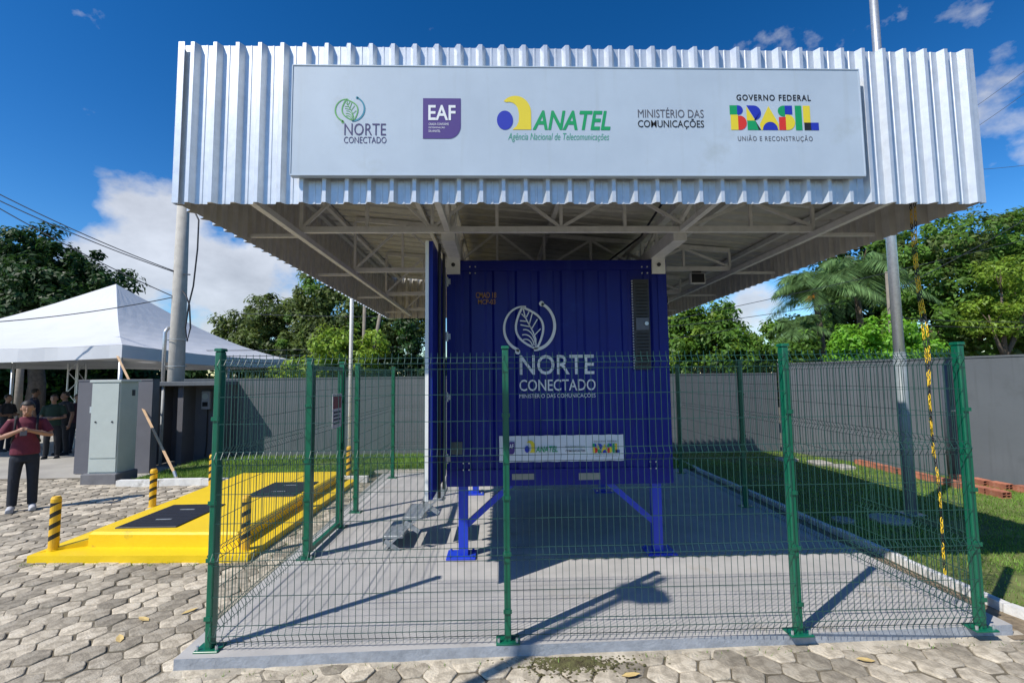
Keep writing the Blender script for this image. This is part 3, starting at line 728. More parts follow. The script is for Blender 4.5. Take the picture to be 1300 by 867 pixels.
# printed marks
TY = CY - .0065
leaf_logo((639, 383, 706.5, 449.6), TY, ct, ink['white'], ink['white'], ink['white'])
lettering('NORTE', (660, 450, 754, 476), TY, ct, ink['white'], .008)
lettering('CONECTADO', (659.5, 481, 756, 496.5), TY, ct, ink['white'], .006)
lettering('MINISTÉRIO DAS COMUNICAÇÕES', (659.5, 498, 756, 506.5), TY, ct, ink['white'], .0)
lettering('CMAD 18', (604, 371, 630, 378.5), TY, ct, ink['orange'], .012)
lettering('MCP-03', (607, 380, 629, 386.5), TY, ct, ink['orange'], .012)

# banner hung on the container
p0, p1 = gy(634, 587, CY - .03), gy(791.5, 551.5, CY - .03); by = CY - .030
bn = thing('banner', (p0.x, by, p0.z), 'white cloth banner with small logos across the lower container front', 'banner')
mb = MB(); n = 60; vs = []
for i in range(n + 1):
    t = i / n; x = p0.x + (p1.x - p0.x) * t; wv = .003 * math.sin(t * 38)
    for zz, k in ((p0.z, 1.6), ((p0.z + p1.z) / 2, .5), (p1.z, .8)):
        vs.append((x, by + .010 + wv * k, zz + (.0018 * math.sin(t * 50 + .8) if k != .5 else 0)))
mb.add(vs, [(3 * i + j, 3 * i + 3 + j, 3 * i + 4 + j, 3 * i + 1 + j) for i in range(n) for j in (0, 1)])
mb.build('cloth', mat('banner_cloth', (.66, .69, .73), .7, 0, .03, 2), bn, smooth=True)
eaf_logo((643, 561, 653.5, 576.5), by - .006, bn, False)
anatel_logo((666, 559, 679.5, 574.5), by - .006, bn)
lettering('ANATEL', (680, 566, 708, 574), by - .006, bn, ink['green'], .02, .22)
lettering('MINISTÉRIO DAS', (718, 565, 743, 568.5), by - .006, bn, ink['grey'])
lettering('COMUNICAÇÕES', (718, 570, 743, 574), by - .006, bn, ink['black'], .02)
lettering('GOVERNO FEDERAL', (754, 558.8, 784, 561), by - .006, bn, ink['black'], .01, 0, 1.2)
brasil_logo((752, 563, 787, 574.5), by - .006, bn)
lettering('UNIÃO E RECONSTRUÇÃO', (755, 577, 784, 579.5), by - .006, bn, ink['grey'], 0, 0, 1.15)
# white bracket plates tying the roof to the container
BR = ((567, 325, 584, 348), (828, 325, 844, 347.5))

# folding steps at the open side door
st = thing('folding_steps', (-.95, 5.85, 0), 'galvanised folding metal steps at the container side door', 'steps')
SX = [(-1.18, .13), (-.96, .33), (-.74, .53)]
stepm = mat('step_steel', (.36, .38, .39), .42, .6, .25, 25, bump=.3, bscale=90)
for k, (x, z) in enumerate(SX):
    tr = MB().bbox(x - .12, x + .10, 5.52, 6.10, z, z + .028, .004).build('tread', stepm, st)
    MB().box(x - .125, x - .1205, 5.52, 6.10, z - .07, z + .027).build('tread_lip', stepm, tr)
    mb = MB()
    for i in range(9): mb.box(x - .10, x + .08, 5.56 + i * .06, 5.575 + i * .06, z + .0285, z + .033)
    mb.build('grip_bar', stepm, tr)
    for yy in (5.51, 6.11):
        MB().bar((x - .10, yy, z - .02), (x + .06, yy, z - .13), .008, .05).build('hinge_arm', stepm, tr)
for yy in (5.50, 6.12):
    MB().bar((-1.28, yy, .02), (-.60, yy, .64), .010, .022).build('stringer', stepm, st)
    MB().bar((-.62, yy, .60), (-.59, yy, .80), .012, .06).build('hook', stepm, st)

# ------------------------------------------------------------------ roof canopy
AL, AR, AF, AB, AZB, AZT = -2.309, 3.664, 3.458, 10.104, 3.178, 4.391
cn = thing('roof_canopy', ((AL + AR) / 2, (AF + AB) / 2, AZB), 'ribbed silver sheet metal roof canopy with deep fascia over the container', 'canopy')
mb = MB(); corrugated(mb, (AL, AF, AZB), (1, 0, 0), (0, 0, 1), (0, -1, 0), AR - AL, AZT - AZB, start=-.05); mb.build('front_fascia', galv, cn)
mb = MB(); corrugated(mb, (AR, AB, AZB), (-1, 0, 0), (0, 0, 1), (0, 1, 0), AR - AL, AZT - AZB); mb.build('rear_fascia', galv, cn)
mb = MB(); corrugated(mb, (AL, AB, AZB), (0, -1, 0), (0, 0, 1), (-1, 0, 0), AB - AF, AZT - AZB); mb.build('side_fascia', galv, cn)
mb = MB(); corrugated(mb, (AR, AF, AZB), (0, 1, 0), (0, 0, 1), (1, 0, 0), AB - AF, AZT - AZB); mb.build('side_fascia', galv, cn)
for o in list(cn.children):            # inner sheet faces, with the shade under the canopy put into their colour
    o.data.materials.append(shadec); q = len(o.data.polygons) // 4
    for p in list(o.data.polygons)[2 * q:3 * q]: p.material_index = 1
for (x, y, sx, sy) in ((AL, AF, -1, -1), (AR, AF, 1, -1), (AL, AB, -1, 1), (AR, AB, 1, 1)):
    mb = MB(); X_ = sorted((x + sx * .030, x - sx * .012)); Y_ = sorted((y + sy * .030, y + sy * .033))
    mb.box(*X_, *Y_, AZB - .002, AZT + .006)
    X_ = sorted((x + sx * .0302, x + sx * .033)); Y_ = sorted((y + sy * .033, y - sy * .012)); mb.box(*X_, *Y_, AZB - .002, AZT + .006)
    mb.build('corner_trim', galv, cn)
def roofz(x): return 4.06 - (x - AL) / (AR - AL) * .52
mb = MB(); sl = Vector((AR - AL - .02, 0, -.52 * (AR - AL - .02) / (AR - AL))); L = sl.length; sl.normalize(); nn = Vector((-sl.z, 0, sl.x))
corrugated(mb, (AL + .01, AF + .02, roofz(AL)), (0, 1, 0), sl, nn, AB - AF - .04, L, pitch=.25, depth=.045); mb.build('roof_sheet', galv_in, cn)
MB().bar((AL + .01, AF + .01, roofz(AL) + .02), (AL + .01, AB - .01, roofz(AL) + .02), .11, .16).build('edge_gap_filler', galv_in, cn)  # added bars, closing the edge gap where sky light leaked in under the roof
MB().bar((AR - .01, AF + .01, roofz(AR) + .02), (AR - .01, AB - .01, roofz(AR) + .02), .11, .16).build('edge_gap_filler', galv_in, cn)
def member(name, p, q, w, h, par): return MB().bar(p, q, w, h).build(name, paintg, par)
TX0, TX1 = -1.84, 3.06
for ty in (3.56, 4.46, 6.14, 7.86, 9.62):
    tz = 3.30
    tr = member('truss_chord', (TX0, ty, tz), (TX1, ty, tz), .045, .055, cn)
    member('top_chord', (TX0, ty, roofz(TX0) - .05), (TX1, ty, roofz(TX1) - .05), .045, .055, tr)
    n = 8
    for i in range(n + 1):
        x = TX0 + (TX1 - TX0) * i / n; member('upright', (x, ty + .001, tz + .026), (x, ty + .001, roofz(x) - .078), .03, .03, tr)
        if i < n:
            x2 = TX0 + (TX1 - TX0) * (i + 1) / n
            if i % 2 == 0: a, b = (x + .02, ty - .002, tz + .03), (x2 - .02, ty - .002, roofz(x2) - .08)
            else: a, b = (x + .02, ty - .002, roofz(x) - .08), (x2 - .02, ty - .002, tz + .03)
            member('web', a, b, .028, .028, tr)
for x in (TX0, TX1):
    member('edge_beam', (x, AF + .03, 3.245), (x, AB - .03, 3.245), .05, .052, cn)
    for yy in (3.56, 4.46, 6.14, 7.86, 9.62):
        xe = AL + .005 if x < 0 else AR - .005
        member('outrigger', (x, yy, 3.245), (xe, yy, 3.245), .03, .03, cn)
for x in (-2.05, -.9, .65, 2.3, 3.3):
    member('purlin', (x, AF + .03, roofz(x) - .045), (x, AB - .03, roofz(x) - .045), .05, .05, cn)
for gx_ in (CX0 + .09, CX1 - .11):
    gd = member('girder_chord', (gx_, 4.49, 3.262), (gx_, 9.0, 3.262), .13, .12, cn)
    member('front_girder_chord', (gx_, AF + .06, 3.30), (gx_, 4.43, 3.30), .05, .05, cn)
    member('rear_girder_chord', (gx_, 9.05, 3.30), (gx_, AB - .06, 3.30), .05, .05, cn)
    member('girder_chord', (gx_, AF + .06, roofz(gx_) - .16), (gx_, AB - .06, roofz(gx_) - .16), .08, .06, cn)
    n = 12
    for i in range(n):
        ya, yb = AF + .1 + (AB - AF - .2) * i / n, AF + .1 + (AB - AF - .2) * (i + 1) / n
        z0, z1 = 3.325, roofz(gx_) - .192
        member('web', (gx_, ya, z0 if i % 2 == 0 else z1), (gx_, yb, z1 if i % 2 == 0 else z0), .034, .034, gd)
        member('upright', (gx_ + .001, yb, z0), (gx_ + .001, yb, z1), .03, .03, gd)
for (u0, v0, u1, v1) in BR:
    a, b = gy(u0, v1, CY - .03), gy(u1, v0, CY - .03)
    br = MB().box(a.x, b.x, CY - .035, CY - .012, a.z, b.z).build('bracket_plate', whitem, cn)
    MB().tube([((a.x + b.x) / 2, CY - .05, (a.z + b.z) / 2), ((a.x + b.x) / 2, CY - .036, (a.z + b.z) / 2)], .022, 8).build('bolt', darkm, br)
MB().tube([(CX1 - .2, AF + .2, 3.70), (CX1 - .25, 4.4, 3.62), (CX1 - .28, 5.2, 3.45), (CX1 - .4, 6.0, 3.42), (CX1 - .5, 7.5, 3.4)], .012, 8).build('cable', blackm, cn)
mb = MB()
for k in range(38):
    x = AL + .06 + k * .163
    if x > AR - .08: continue
    for z in (AZB + .10, AZB + .55, AZT - .12):
        if (k + int(z * 10)) % 3 == 0: continue
        if -1.52 < x < 2.75 and 3.3 < z < 4.2: continue
        mb.tube([(x, AF - .010, z), (x, AF - .001, z)], .0055, 6)
mb.build('screw_heads', darkm, cn, kind='stuff')
def floodlight(p, lab):
    f = thing('floodlight', p, lab, 'floodlight', 'floodlights under the canopy')
    x, y, z = p
    MB().bbox(x - .10, x + .10, y - .03, y + .03, z - .17, z - .03, .01).build('housing', whitem, f)
    MB().box(x - .085, x + .085, y - .034, y - .0305, z - .158, z - .042).build('lens', glassd, f)
    MB().bar((x, y + .01, z - .05), (x, y + .01, z), .12, .012).build('yoke', darkm, f)
floodlight((2.62, 6.14, 3.272), 'small floodlight under the truss right above the container vent side'); floodlight((2.75, 7.86, 3.272), 'small floodlight under the rear truss near the lawn side')

# ------------------------------------------------------------------ sign board on the fascia
BY = 3.37
c0, c1 = gy(369, 221, BY), gy(1092, 86, BY)
sg = thing('sign_board', (.6, BY, c0.z), 'wide pale grey sign board with five printed logos on the fascia', 'sign')
BX0, BX1, BZ0, BZ1 = c0.x, gy(1093, 150, BY).x, c0.z, gy(650, 86, BY).z
MB().box(BX0, BX1, BY, BY + .045, BZ0, BZ1).build('panel', boardm, sg)
for (x0, x1, z0, z1) in ((BX0 - .006, BX1 + .006, BZ1 + .0005, BZ1 + .008), (BX0 - .006, BX1 + .006, BZ0 - .012, BZ0 - .0005), (BX0 - .008, BX0 - .0005, BZ0, BZ1), (BX1 + .0005, BX1 + .008, BZ0, BZ1)):
    MB().box(x0, x1, BY - .004, BY + .047, z0, z1).build('edge_trim', boardm, sg)
PY = BY - .002
leaf_logo((425.5, 122.7, 463.3, 157), PY, sg, ink['leaf'], ink['leaf'], ink['teal'])
lettering('NORTE', (437, 157, 490, 172), PY, sg, ink['navy'], .0)
lettering('CONECTADO', (436.5, 174, 490.5, 182), PY, sg, ink['navy'], -.002)
eaf_logo((537, 125, 585, 176.5), PY, sg)
anatel_logo((630.5, 121.5, 675, 165.5), PY, sg)
lettering('ANATEL', (676, 141, 774.5, 165), PY, sg, ink['green'], .022, .24)
lettering('Agência Nacional de Telecomunicações', (645, 169.5, 773, 180.5), PY, sg, ink['thin'], -.004, .25)
lettering('MINISTÉRIO DAS', (810, 137, 893, 149.5), PY, sg, ink['grey'], 0)
lettering('COMUNICAÇÕES', (810, 151, 893.5, 164), PY, sg, ink['black'], .007)
lettering('GOVERNO FEDERAL', (935, 120.8, 1029, 128), PY, sg, ink['black'], .022, 0, 1.2)
brasil_logo((926, 134, 1040, 166), PY, sg)
lettering('UNIÃO E RECONSTRUÇÃO', (937, 172, 1031.5, 180.5), PY, sg, ink['grey'], .0, 0, 1.18)

# ------------------------------------------------------------------ mesh fence
HZ = [2.05, 2.008, 1.965, 1.776, 1.58, 1.38, 1.333, 1.285, 1.08, .875, .67, .625, .58, .37, .17, .115, .06]
FOLD = [2.008, 1.333, .625, .115]
def foldoff(z): return .03 if any(abs(z - f) < .004 for f in FOLD) else 0.0
def mesh_panel(name, p, q, nrm, parent, zs=HZ, ztop=2.085, zbot=.03, m=wirem, pitch=.0475):
    p, q, nrm = Vector((*p, 0)), Vector((*q, 0)), Vector((*nrm, 0)); L = (q - p).length; d = (q - p) / L; mb = MB(); n = max(2, int(L / pitch))
    prof = [(zbot, 0)] + [(z, foldoff(z)) for z in sorted(zs)] + [(ztop, 0)]
    prof = [prof[0]] + [a for a in prof[1:-1] if any(abs(a[0] - f) < .06 for f in FOLD)] + [prof[-1]]
    for i in range(n + 1):
        b = p + d * (L * i / n)
        mb.tube([(b.x + nrm.x * (o + .004), b.y + nrm.y * (o + .004), z) for z, o in prof], .0023, 4)
    for z in zs:
        o = foldoff(z)
        a, b = p + nrm * o, q + nrm * o; mb.tube([(a.x, a.y, z), (b.x, b.y, z)], .0027, 4)
    return mb.build(name, m, parent)
fe = thing('mesh_fence', ((XL + XR) / 2, (YF + YB) / 2, 0), 'dark green welded wire mesh fence enclosing the container pad', 'fence')
def post(x, y, ax, h=HF + .03, par=None, wx=.048, wy=.068):
    par = par or fe
    if ax == 'y': wx, wy = wy, wx
    po = MB().bbox(x - wx / 2, x + wx / 2, y - wy / 2, y + wy / 2, .001, h, .006).build('post', greenm, par)
    MB().bbox(x - wx / 2 - .006, x + wx / 2 + .006, y - wy / 2 - .006, y + wy / 2 + .006, h + .0005, h + .022, .005).build('post_cap', greenm, po)
    MB().bbox(x - .085, x + .085, y - .065, y + .065, .001, .012, .003).build('base_plate', greenm, po)
    for a in (-.065, .065): MB().tube([(x + a, y - .04, .012), (x + a, y - .04, .04)], .010, 6).build('anchor_bolt', steel, po)
    for z in (.22, .62, 1.02, 1.62):
        MB().box(x - wx / 2 - .006, x + wx / 2 + .006, y - wy / 2 - .010, y - wy / 2 - .002, z - .014, z + .014).build('clamp', greenm, po)
FXS = [XL, XL + 2.118, XL + 4.257, XR]
for x in FXS: post(x, YF, 'x')
for a, b in zip(FXS[:-1], FXS[1:]): mesh_panel('mesh_panel', (a + .02, YF - .042), (b - .02, YF - .042), (0, -1), fe)
YL = [YF, 5.33, 6.42, 7.11, YB]
for y in YL[1:]: post(XL, y, 'y')
for a, b in ((YF, 5.33), (6.42, 7.11), (7.11, YB)): mesh_panel('mesh_panel', (XL - .03, a + .03), (XL - .03, b - .03), (-1, 0), fe)
YR = [YF, 7.015, YB]
for y in YR[1:]: post(XR, y, 'y')
for a, b in zip(YR[:-1], YR[1:]): mesh_panel('mesh_panel', (XR + .03, a + .03), (XR + .03, b - .03), (1, 0), fe)
BXS = [XL, -.2, 1.7, XR]
for x in BXS[1:-1]: post(x, YB, 'x')
for a, b in zip(BXS[:-1], BXS[1:]): mesh_panel('mesh_panel', (a + .03, YB + .042), (b - .03, YB + .042), (0, 1), fe)
# gate in the side of the fence
gt = thing('gate', (XL, 5.4, .03), 'dark green mesh gate leaf in the fence side by the yellow plinth', 'gate')
gf = MB().box(XL - .025, XL + .025, 5.385, 5.435, .04, 2.06).build('gate_stile', greenm, gt)
MB().box(XL - .025, XL + .025, 6.31, 6.36, .04, 2.06).build('gate_stile', greenm, gt)
MB().box(XL - .024, XL + .024, 5.436, 6.309, .04, .09).build('gate_rail', greenm, gt)
MB().box(XL - .024, XL + .024, 5.436, 6.309, 2.01, 2.06).build('gate_rail', greenm, gt)
mesh_panel('mesh_panel', (XL - .012, 5.44), (XL - .012, 6.30), (-1, 0), gt, [z for z in HZ if .1 < z < 2.0], 2.0, .1)
for z in (.4, 1.1, 1.8): MB().tube([(XL, 5.372, z - .04), (XL, 5.372, z + .04)], .014, 8).build('hinge', greenm, gt)
MB().box(XL - .03, XL + .06, 6.365, 6.385, 1.0, 1.08).build('latch', greenm, gt)
ws = thing('warning_sign', (XL - .03, 6.2, 1.35), 'small white warning plate with red heading hung on the gate', 'sign')
wx_ = XL + .03
mp = MB().box(wx_, wx_ + .004, 5.96, 6.30, 1.30, 1.72).build('plate', whitem, ws)
MB().box(wx_ + .0045, wx_ + .006, 5.985, 6.275, 1.54, 1.69).build('red_heading', mat('faded_red', (.34, .10, .09), .6), ws)
for i in range(4): MB().box(wx_ + .0045, wx_ + .006, 6.0, 6.26 - .04 * (i % 2), 1.48 - i * .045, 1.505 - i * .045).build('text_bar', ink['grey'], ws)

# hanging yellow and black chain
ch = thing('plastic_chain', (3.56, 3.86, .3), 'yellow and black plastic chain hanging down from the canopy corner', 'chain')
def links(name, pts, m0, m1):
    n = len(pts) - 1; A, B = MB(), MB()
    for i in range(n):
        p, q = Vector(pts[i]), Vector(pts[i + 1]); c = (p + q) / 2; d = (q - p); hl = d.length * .62; d.normalize()
        s = Vector((1, 0, 0)) if i % 2 else Vector((0, 1, 0)); s = (s - d * s.dot(d)).normalized()
        ring = [c + d * (hl * math.cos(t)) + s * (.0088 * math.sin(t)) for t in [2 * math.pi * k / 10 for k in range(10)]]
        (B if i % 5 in (1, 2) else A).tube(ring + [ring[0], ring[1]], .0032, 5, False)
    A.build(name, m0, ch, smooth=True, kind='stuff'); B.build(name, m1, ch, smooth=True, kind='stuff')
top = Vector((3.53, 3.86, 3.62)); bot = Vector((3.56, 3.86, .30))
N = 84
links('chain_strand', [(top.lerp(bot, i / N) + Vector((.014 * math.sin(i * .21), .01 * math.sin(i * .13), 0))) for i in range(N + 1)], chainm, blackm)
links('chain_strand', [(3.505 + .055 * (i / 60) + .016 * math.sin(i * .17 + 1), 3.875 + .008 * math.sin(i * .2), 3.60 - i * .0395) for i in range(61)], chainm, blackm)
MB().bar((3.45, 3.86, 3.62), (3.66, 3.86, 3.62), .02, .02).build('hook_bar', darkm, ch)

# terracotta blocks in a row along the side wall
r = random.Random(5)
TB = []
for i in range(11):
    t = i / 10; x = 7.80 + .06 * t + r.uniform(-.02, .02); y = 10.25 - 2.75 * t
    TB.append((x, y, r.uniform(-.06, .06)))
for i in range(5): TB.append((8.32 + r.uniform(-.03, .03) + .08 * i, 8.6 - i * .30, r.uniform(-.1, .1)))
me = None
for i, (x, y, a) in enumerate(TB):
    if me is None:
        mb = MB(); a_, b_ = .13, .075
        mb.box(-a_, a_, -b_, b_, 0, .014); mb.box(-a_, a_, -b_, b_, .092, .104); mb.box(-a_, a_, -b_, -b_ + .012, .0141, .0919); mb.box(-a_, a_, b_ - .012, b_, .0141, .0919); mb.box(-a_, a_, -.006, .006, .0141, .0919); mb.box(-a_ + .001, a_ - .001, -b_ + .0125, -.0065, .048, .058); mb.box(-a_ + .001, a_ - .001, .0065, b_ - .0125, .048, .058)
        o = mb.build('hollow_brick', brickm); me = o.data
    else:
        o = bpy.data.objects.new('hollow_brick', me); C.objects.link(o)
    o.location = (x, y, -.05 + (.0 if i % 5 else .0)); o.rotation_euler = (0, 0, a + math.pi / 2 + .02)
    tag(o, 'red hollow clay brick lying in the row on the grass before the side wall', 'brick', 'clay bricks along the side wall')

# ------------------------------------------------------------------ poles and wires
def pole(name, x, y, z0, z1, r0, r1, m, label, cat='pole', n=16):
    p = thing(name, (x, y, z0), label, cat)
    MB().tube([(x, y, z0), (x, y, (z0 + z1) / 2), (x, y, z1)], [r0, (r0 + r1) / 2, r1], n).build('shaft', m, p, smooth=True)
    return p
pr_ = pole('lamp_pole', 5.73, 6.68, -.1, 9.5, .072, .050, steel, 'tall thin galvanised pole standing in the lawn')
MB().tube([(5.73, 6.68, -.06), (5.73, 6.68, 2.2)], .0755, 16).build('painted_sleeve', mat('sleeve_grey', (.20, .23, .24), .5), pr_, smooth=True)
MB().bbox(5.60, 5.86, 6.55, 6.81, -.06, -.035, .004).build('base_plate', steel, pr_)
pl = pole('lamp_pole', -3.02, 9.9, -.1, 6.3, .040, .034, whitem, 'thin white metal pole in the grass behind the fence')
MB().bbox(-3.11, -2.93, 9.81, 9.99, -.02, .0, .003).build('base_plate', steel, pl)
up_ = pole('utility_pole', -8.53, 12.95, -.12, 7.4, .215, .135, concm, 'thick grey concrete utility pole rising behind the meter shelter')
MB().tube([(-8.80, 12.85, 1.8), (-8.80, 12.85, 3.2), (-8.74, 12.9, 3.35)], .045, 10).build('conduit', steel, up_, smooth=True)
for z in (2.3, 3.0): MB().tube([(-8.53 + .235 * math.cos(t), 12.95 + .235 * math.sin(t), z) for t in [2 * math.pi * i / 20 for i in range(21)]], .010, 6, False).build('band', steel, up_)
MB().bar((-8.38, 12.85, 4.75), (-8.15, 12.75, 4.72), .03, .03).build('bracket', darkm, up_)
MB().tube([(-8.36, 12.8, 4.3), (-8.2, 12.7, 4.15), (-8.1, 12.7, 3.9), (-8.05, 12.7, 3.3), (-8.12, 12.7, 2.95), (-8.18, 12.7, 3.3), (-8.12, 12.7, 3.9), (-8.02, 12.7, 4.4), (-7.95, 12.7, 5.4), (-7.98, 12.75, 6.2), (-8.36, 12.9, 6.8)], .020, 8).build('looped_cable', blackm, up_, smooth=True)
def wire(p, q, sag, label, r=.009, n=14):
    p, q = Vector(p), Vector(q); mb = MB()
    mb.tube([p.lerp(q, i / n) - Vector((0, 0, 4 * sag * (i / n) * (1 - i / n))) for i in range(n + 1)], r, 5)
    tag(mb.build('overhead_wire', darkm, org=p), label, 'wire', 'overhead wires')
for (u0, v0, u1, v1, lb) in ((-60, 216, 226, 346, 'black overhead wire reaching the concrete utility pole, topmost'), (-60, 226, 226, 347, 'black overhead wire reaching the concrete utility pole, second from top'),
                             (-60, 230, 226, 379, 'black overhead wire reaching the concrete utility pole below the pair'), (-60, 412, 226, 376, 'thin overhead wire passing before the white tent roof')):
    wire(gy(u0, v0, 11.5), gy(u1, v1, 12.85), .12, lb, .013)
for (u0, v0, u1, v1, y, lb) in ((255, 445, 560, 438, 17, 'a'), (255, 452, 560, 446, 17, 'b'), (300, 398, 560, 402, 17.5, 'c'), (255, 462, 560, 452, 17, 'd')):
    wire(gy(u0, v0, y), gy(u1, v1, y), .05, 'dark wire strung before the trees behind the back wall', .012)
for (u0, v0, u1, v1, y) in ((845, 408, 1320, 300, 15), (845, 415, 1060, 385, 15.5), (1130, 372, 1330, 262, 15), (1150, 404, 1330, 408, 15.2), (1150, 412, 1330, 414, 15.2), (845, 430, 940, 415, 15.4)):
    wire(gy(u0, v0, y), gy(u1, v1, y), .06, 'thin wire strung before the trees beyond the side wall', .010)
for (u0, v0, u1, v1) in ((1180, 175, 1340, 60), (1180, 200, 1340, 90), (1180, 218, 1340, 205)):
    wire(gy(u0, v0, 22), gy(u1, v1, 19), .1, 'thin wire high over the side wall in the blue sky', .010)
for (u0, v0, u1, v1, y, r0) in ((463, 385, 460, 500, 17.2, .06), (484, 392, 464, 500, 17.1, .065), (1126, 345, 1136, 500, 15.6, .06), (906, 392, 906, 500, 17.4, .08)):
    a, b = gy(u0, v0, y), gy(u1, v1, y); b = a + (b - a) * ((a.z + .15) / (a.z - b.z))
    p = thing('wooden_post', b, {463: 'upright weathered wooden post before trees behind the back wall', 484: 'leaning weathered wooden post before trees behind the back wall', 1126: 'thin weathered post before the trees beyond the lawn', 906: 'thick wooden post among pale green foliage behind the wall'}[u0], 'post')
    MB().tube([b, a], r0, 10).build('shaft', woodm, p, smooth=True)
    MB().box(a.x - .05, a.x + .05, y - .09, y - .06, a.z - 1.55, a.z - 1.45).build('insulator', whitem, p)
p = thing('wall_pipe', (8.40, 8.82, -.1), 'dark grey pipe standing against the side wall', 'pipe')
MB().tube([(8.40, 8.82, -.1), (8.40, 8.82, 2.08)], .06, 12).build('shaft', mat('pipe_grey', (.07, .08, .095), .6), p, smooth=True)
MB().bar((8.40, 8.82, 1.2), (8.53, 8.86, 1.2), .14, .03).build('clip', steel, p)
# street lamp behind the photographer whose shadow falls on the pad
HL = 6.0
lsh = gz(806, 751, 0); lx, ly = lsh.x - .6914 * HL, lsh.y - .5368 * HL
sl_ = pole('street_lamp', lx, ly, -.1, HL + .5, .06, .045, steel, 'tall steel street lamp with round lamp head standing on the paving', 'lamp')
MB().ell((lx + .02, ly, HL), (.20, .20, .13), 14, 8).build('lamp_head', whitem, sl_, smooth=True)
MB().bar((lx, ly, HL - .3), (lx + .35, ly + .1, HL - .33), .05, .05).build('side_arm', steel, sl_)
MB().bbox(lx + .22, lx + .5, ly - .02, ly + .2, HL - .40, HL - .32, .01).build('floodlight', whitem, sl_)

# ------------------------------------------------------------------ tent
TXa, TXb, TYa, TYb, TZ = -17.3, -9.62, 12.5, 22.5, 2.86
tn = thing('party_tent', ((TXa + TXb) / 2, (TYa + TYb) / 2, -.12), 'large white pyramid roofed party tent behind the cabinet', 'tent')
pk = Vector((-13.4, 17.0, 5.34))
def edgept(t):
    cs = [(TXb, TYa), (TXb, TYb), (TXa, TYb), (TXa, TYa)]; i = int(t) % 4; f = t - int(t); a, b = cs[i], cs[(i + 1) % 4]
    return Vector((a[0] + (b[0] - a[0]) * f, a[1] + (b[1] - a[1]) * f, TZ - .10 * math.sin(math.pi * f)))
NE, NR = 64, 12; vs = []
for j in range(NR):
    s = j / NR
    for i in range(NE):
        e = edgept(4 * i / NE); p = e.lerp(pk, s)
        p.z -= .42 * math.sin(math.pi * s) ** 1.0 * (1 - .35 * s) + .003 * math.sin(i * 2.7 + j * 1.9); vs.append(p)
vs.append(pk); fs = []
for j in range(NR - 1):
    for i in range(NE): fs.append((j * NE + i, j * NE + (i + 1) % NE, (j + 1) * NE + (i + 1) % NE, (j + 1) * NE + i))
for i in range(NE): fs.append(((NR - 1) * NE + i, (NR - 1) * NE + (i + 1) % NE, NR * NE))
MB().add(vs, fs).build('roof_membrane', tentm, tn, smooth=False)
for sd_ in range(4):
    vs = []; n = 24
    for i in range(n + 1):
        e = edgept(sd_ + min(i / n, .9999)); c = Vector(((TXa + TXb) / 2, (TYa + TYb) / 2, e.z)); o = (e - c).normalized() * (.02 + .03 * math.sin(i * 1.3))
        vs += [e + Vector((0, 0, -.005)) + o * .4, e + o + Vector((0, 0, -.34))]
    MB().add(vs, [(2 * i, 2 * i + 2, 2 * i + 3, 2 * i + 1) for i in range(n)]).build('valance', tentm, tn)
for (x, y) in ((TXb - .08, TYa + .08), (TXb - .08, TYb - .08), (TXa + .08, TYa + .08), (TXa + .08, TYb - .08), (TXb - .08, (TYa + TYb) / 2), (TXa + .08, (TYa + TYb) / 2)):
    MB().tube([(x, y, -.13), (x, y, TZ - .06)], .045, 10).build('leg', steel, tn, smooth=True)
for (a, b) in (((TXb - .08, TYa + .08), (TXa + .08, TYa + .08)), ((TXb - .08, TYa + .08), (TXb - .08, TYb - .08)), ((TXa + .08, TYa + .08), (TXa + .08, TYb - .08)), ((TXa + .08, TYb - .08), (TXb - .08, TYb - .08))):
    MB().bar((*a, TZ - .28), (*b, TZ - .28), .05, .05).build('frame_bar', steel, tn)
# guy strap
a = gy(149, 452, 12.48); b = gz(224, 613)
gs = thing('guy_strap', b, 'orange webbing strap running from tent corner down to an anchor', 'strap')
MB().bar(a, b + Vector((0, 0, .10)), .045, .012).build('webbing', strapm, gs)
MB().bbox(b.x - .08, b.x + .09, b.y - .06, b.y + .06, b.z - .01, b.z + .10, .02).build('ratchet', darkm, gs)
MB().tube([b + Vector((.02, 0, .02)), b + Vector((-.09, .05, .22))], .03, 8).build('hook', steel, gs)
# lattice upright under the tent
lt = thing('lattice_upright', (-13.6, 15.6, -.1), 'aluminium lattice truss upright standing under the tent', 'truss')
cpt = gy(97, 490, 15.6); cx, cy = cpt.x, 15.6
for a, b in ((-.15, -.15), (.15, -.15), (.15, .15), (-.15, .15)): MB().tube([(cx + a, cy + b, -.12), (cx + a, cy + b, 2.5)], .025, 8).build('tube', steel, lt)
for i in range(8):
    z = i * .32
    s = 1 if i % 2 else -1
    MB().tube([(cx - .15 * s, cy - .15, z), (cx + .15 * s, cy - .15, z + .32)], .013, 6).build('lacing', steel, lt)
    MB().tube([(cx + .15, cy - .15 * s, z), (cx + .15, cy + .15 * s, z + .32)], .013, 6).build('lacing', steel, lt)
wp = pole('wooden_post', gy(25, 480, 20).x, 20, -.12, 3.2, .14, .11, woodm, 'pale upright wooden trunk post seen under the tent', 'post')

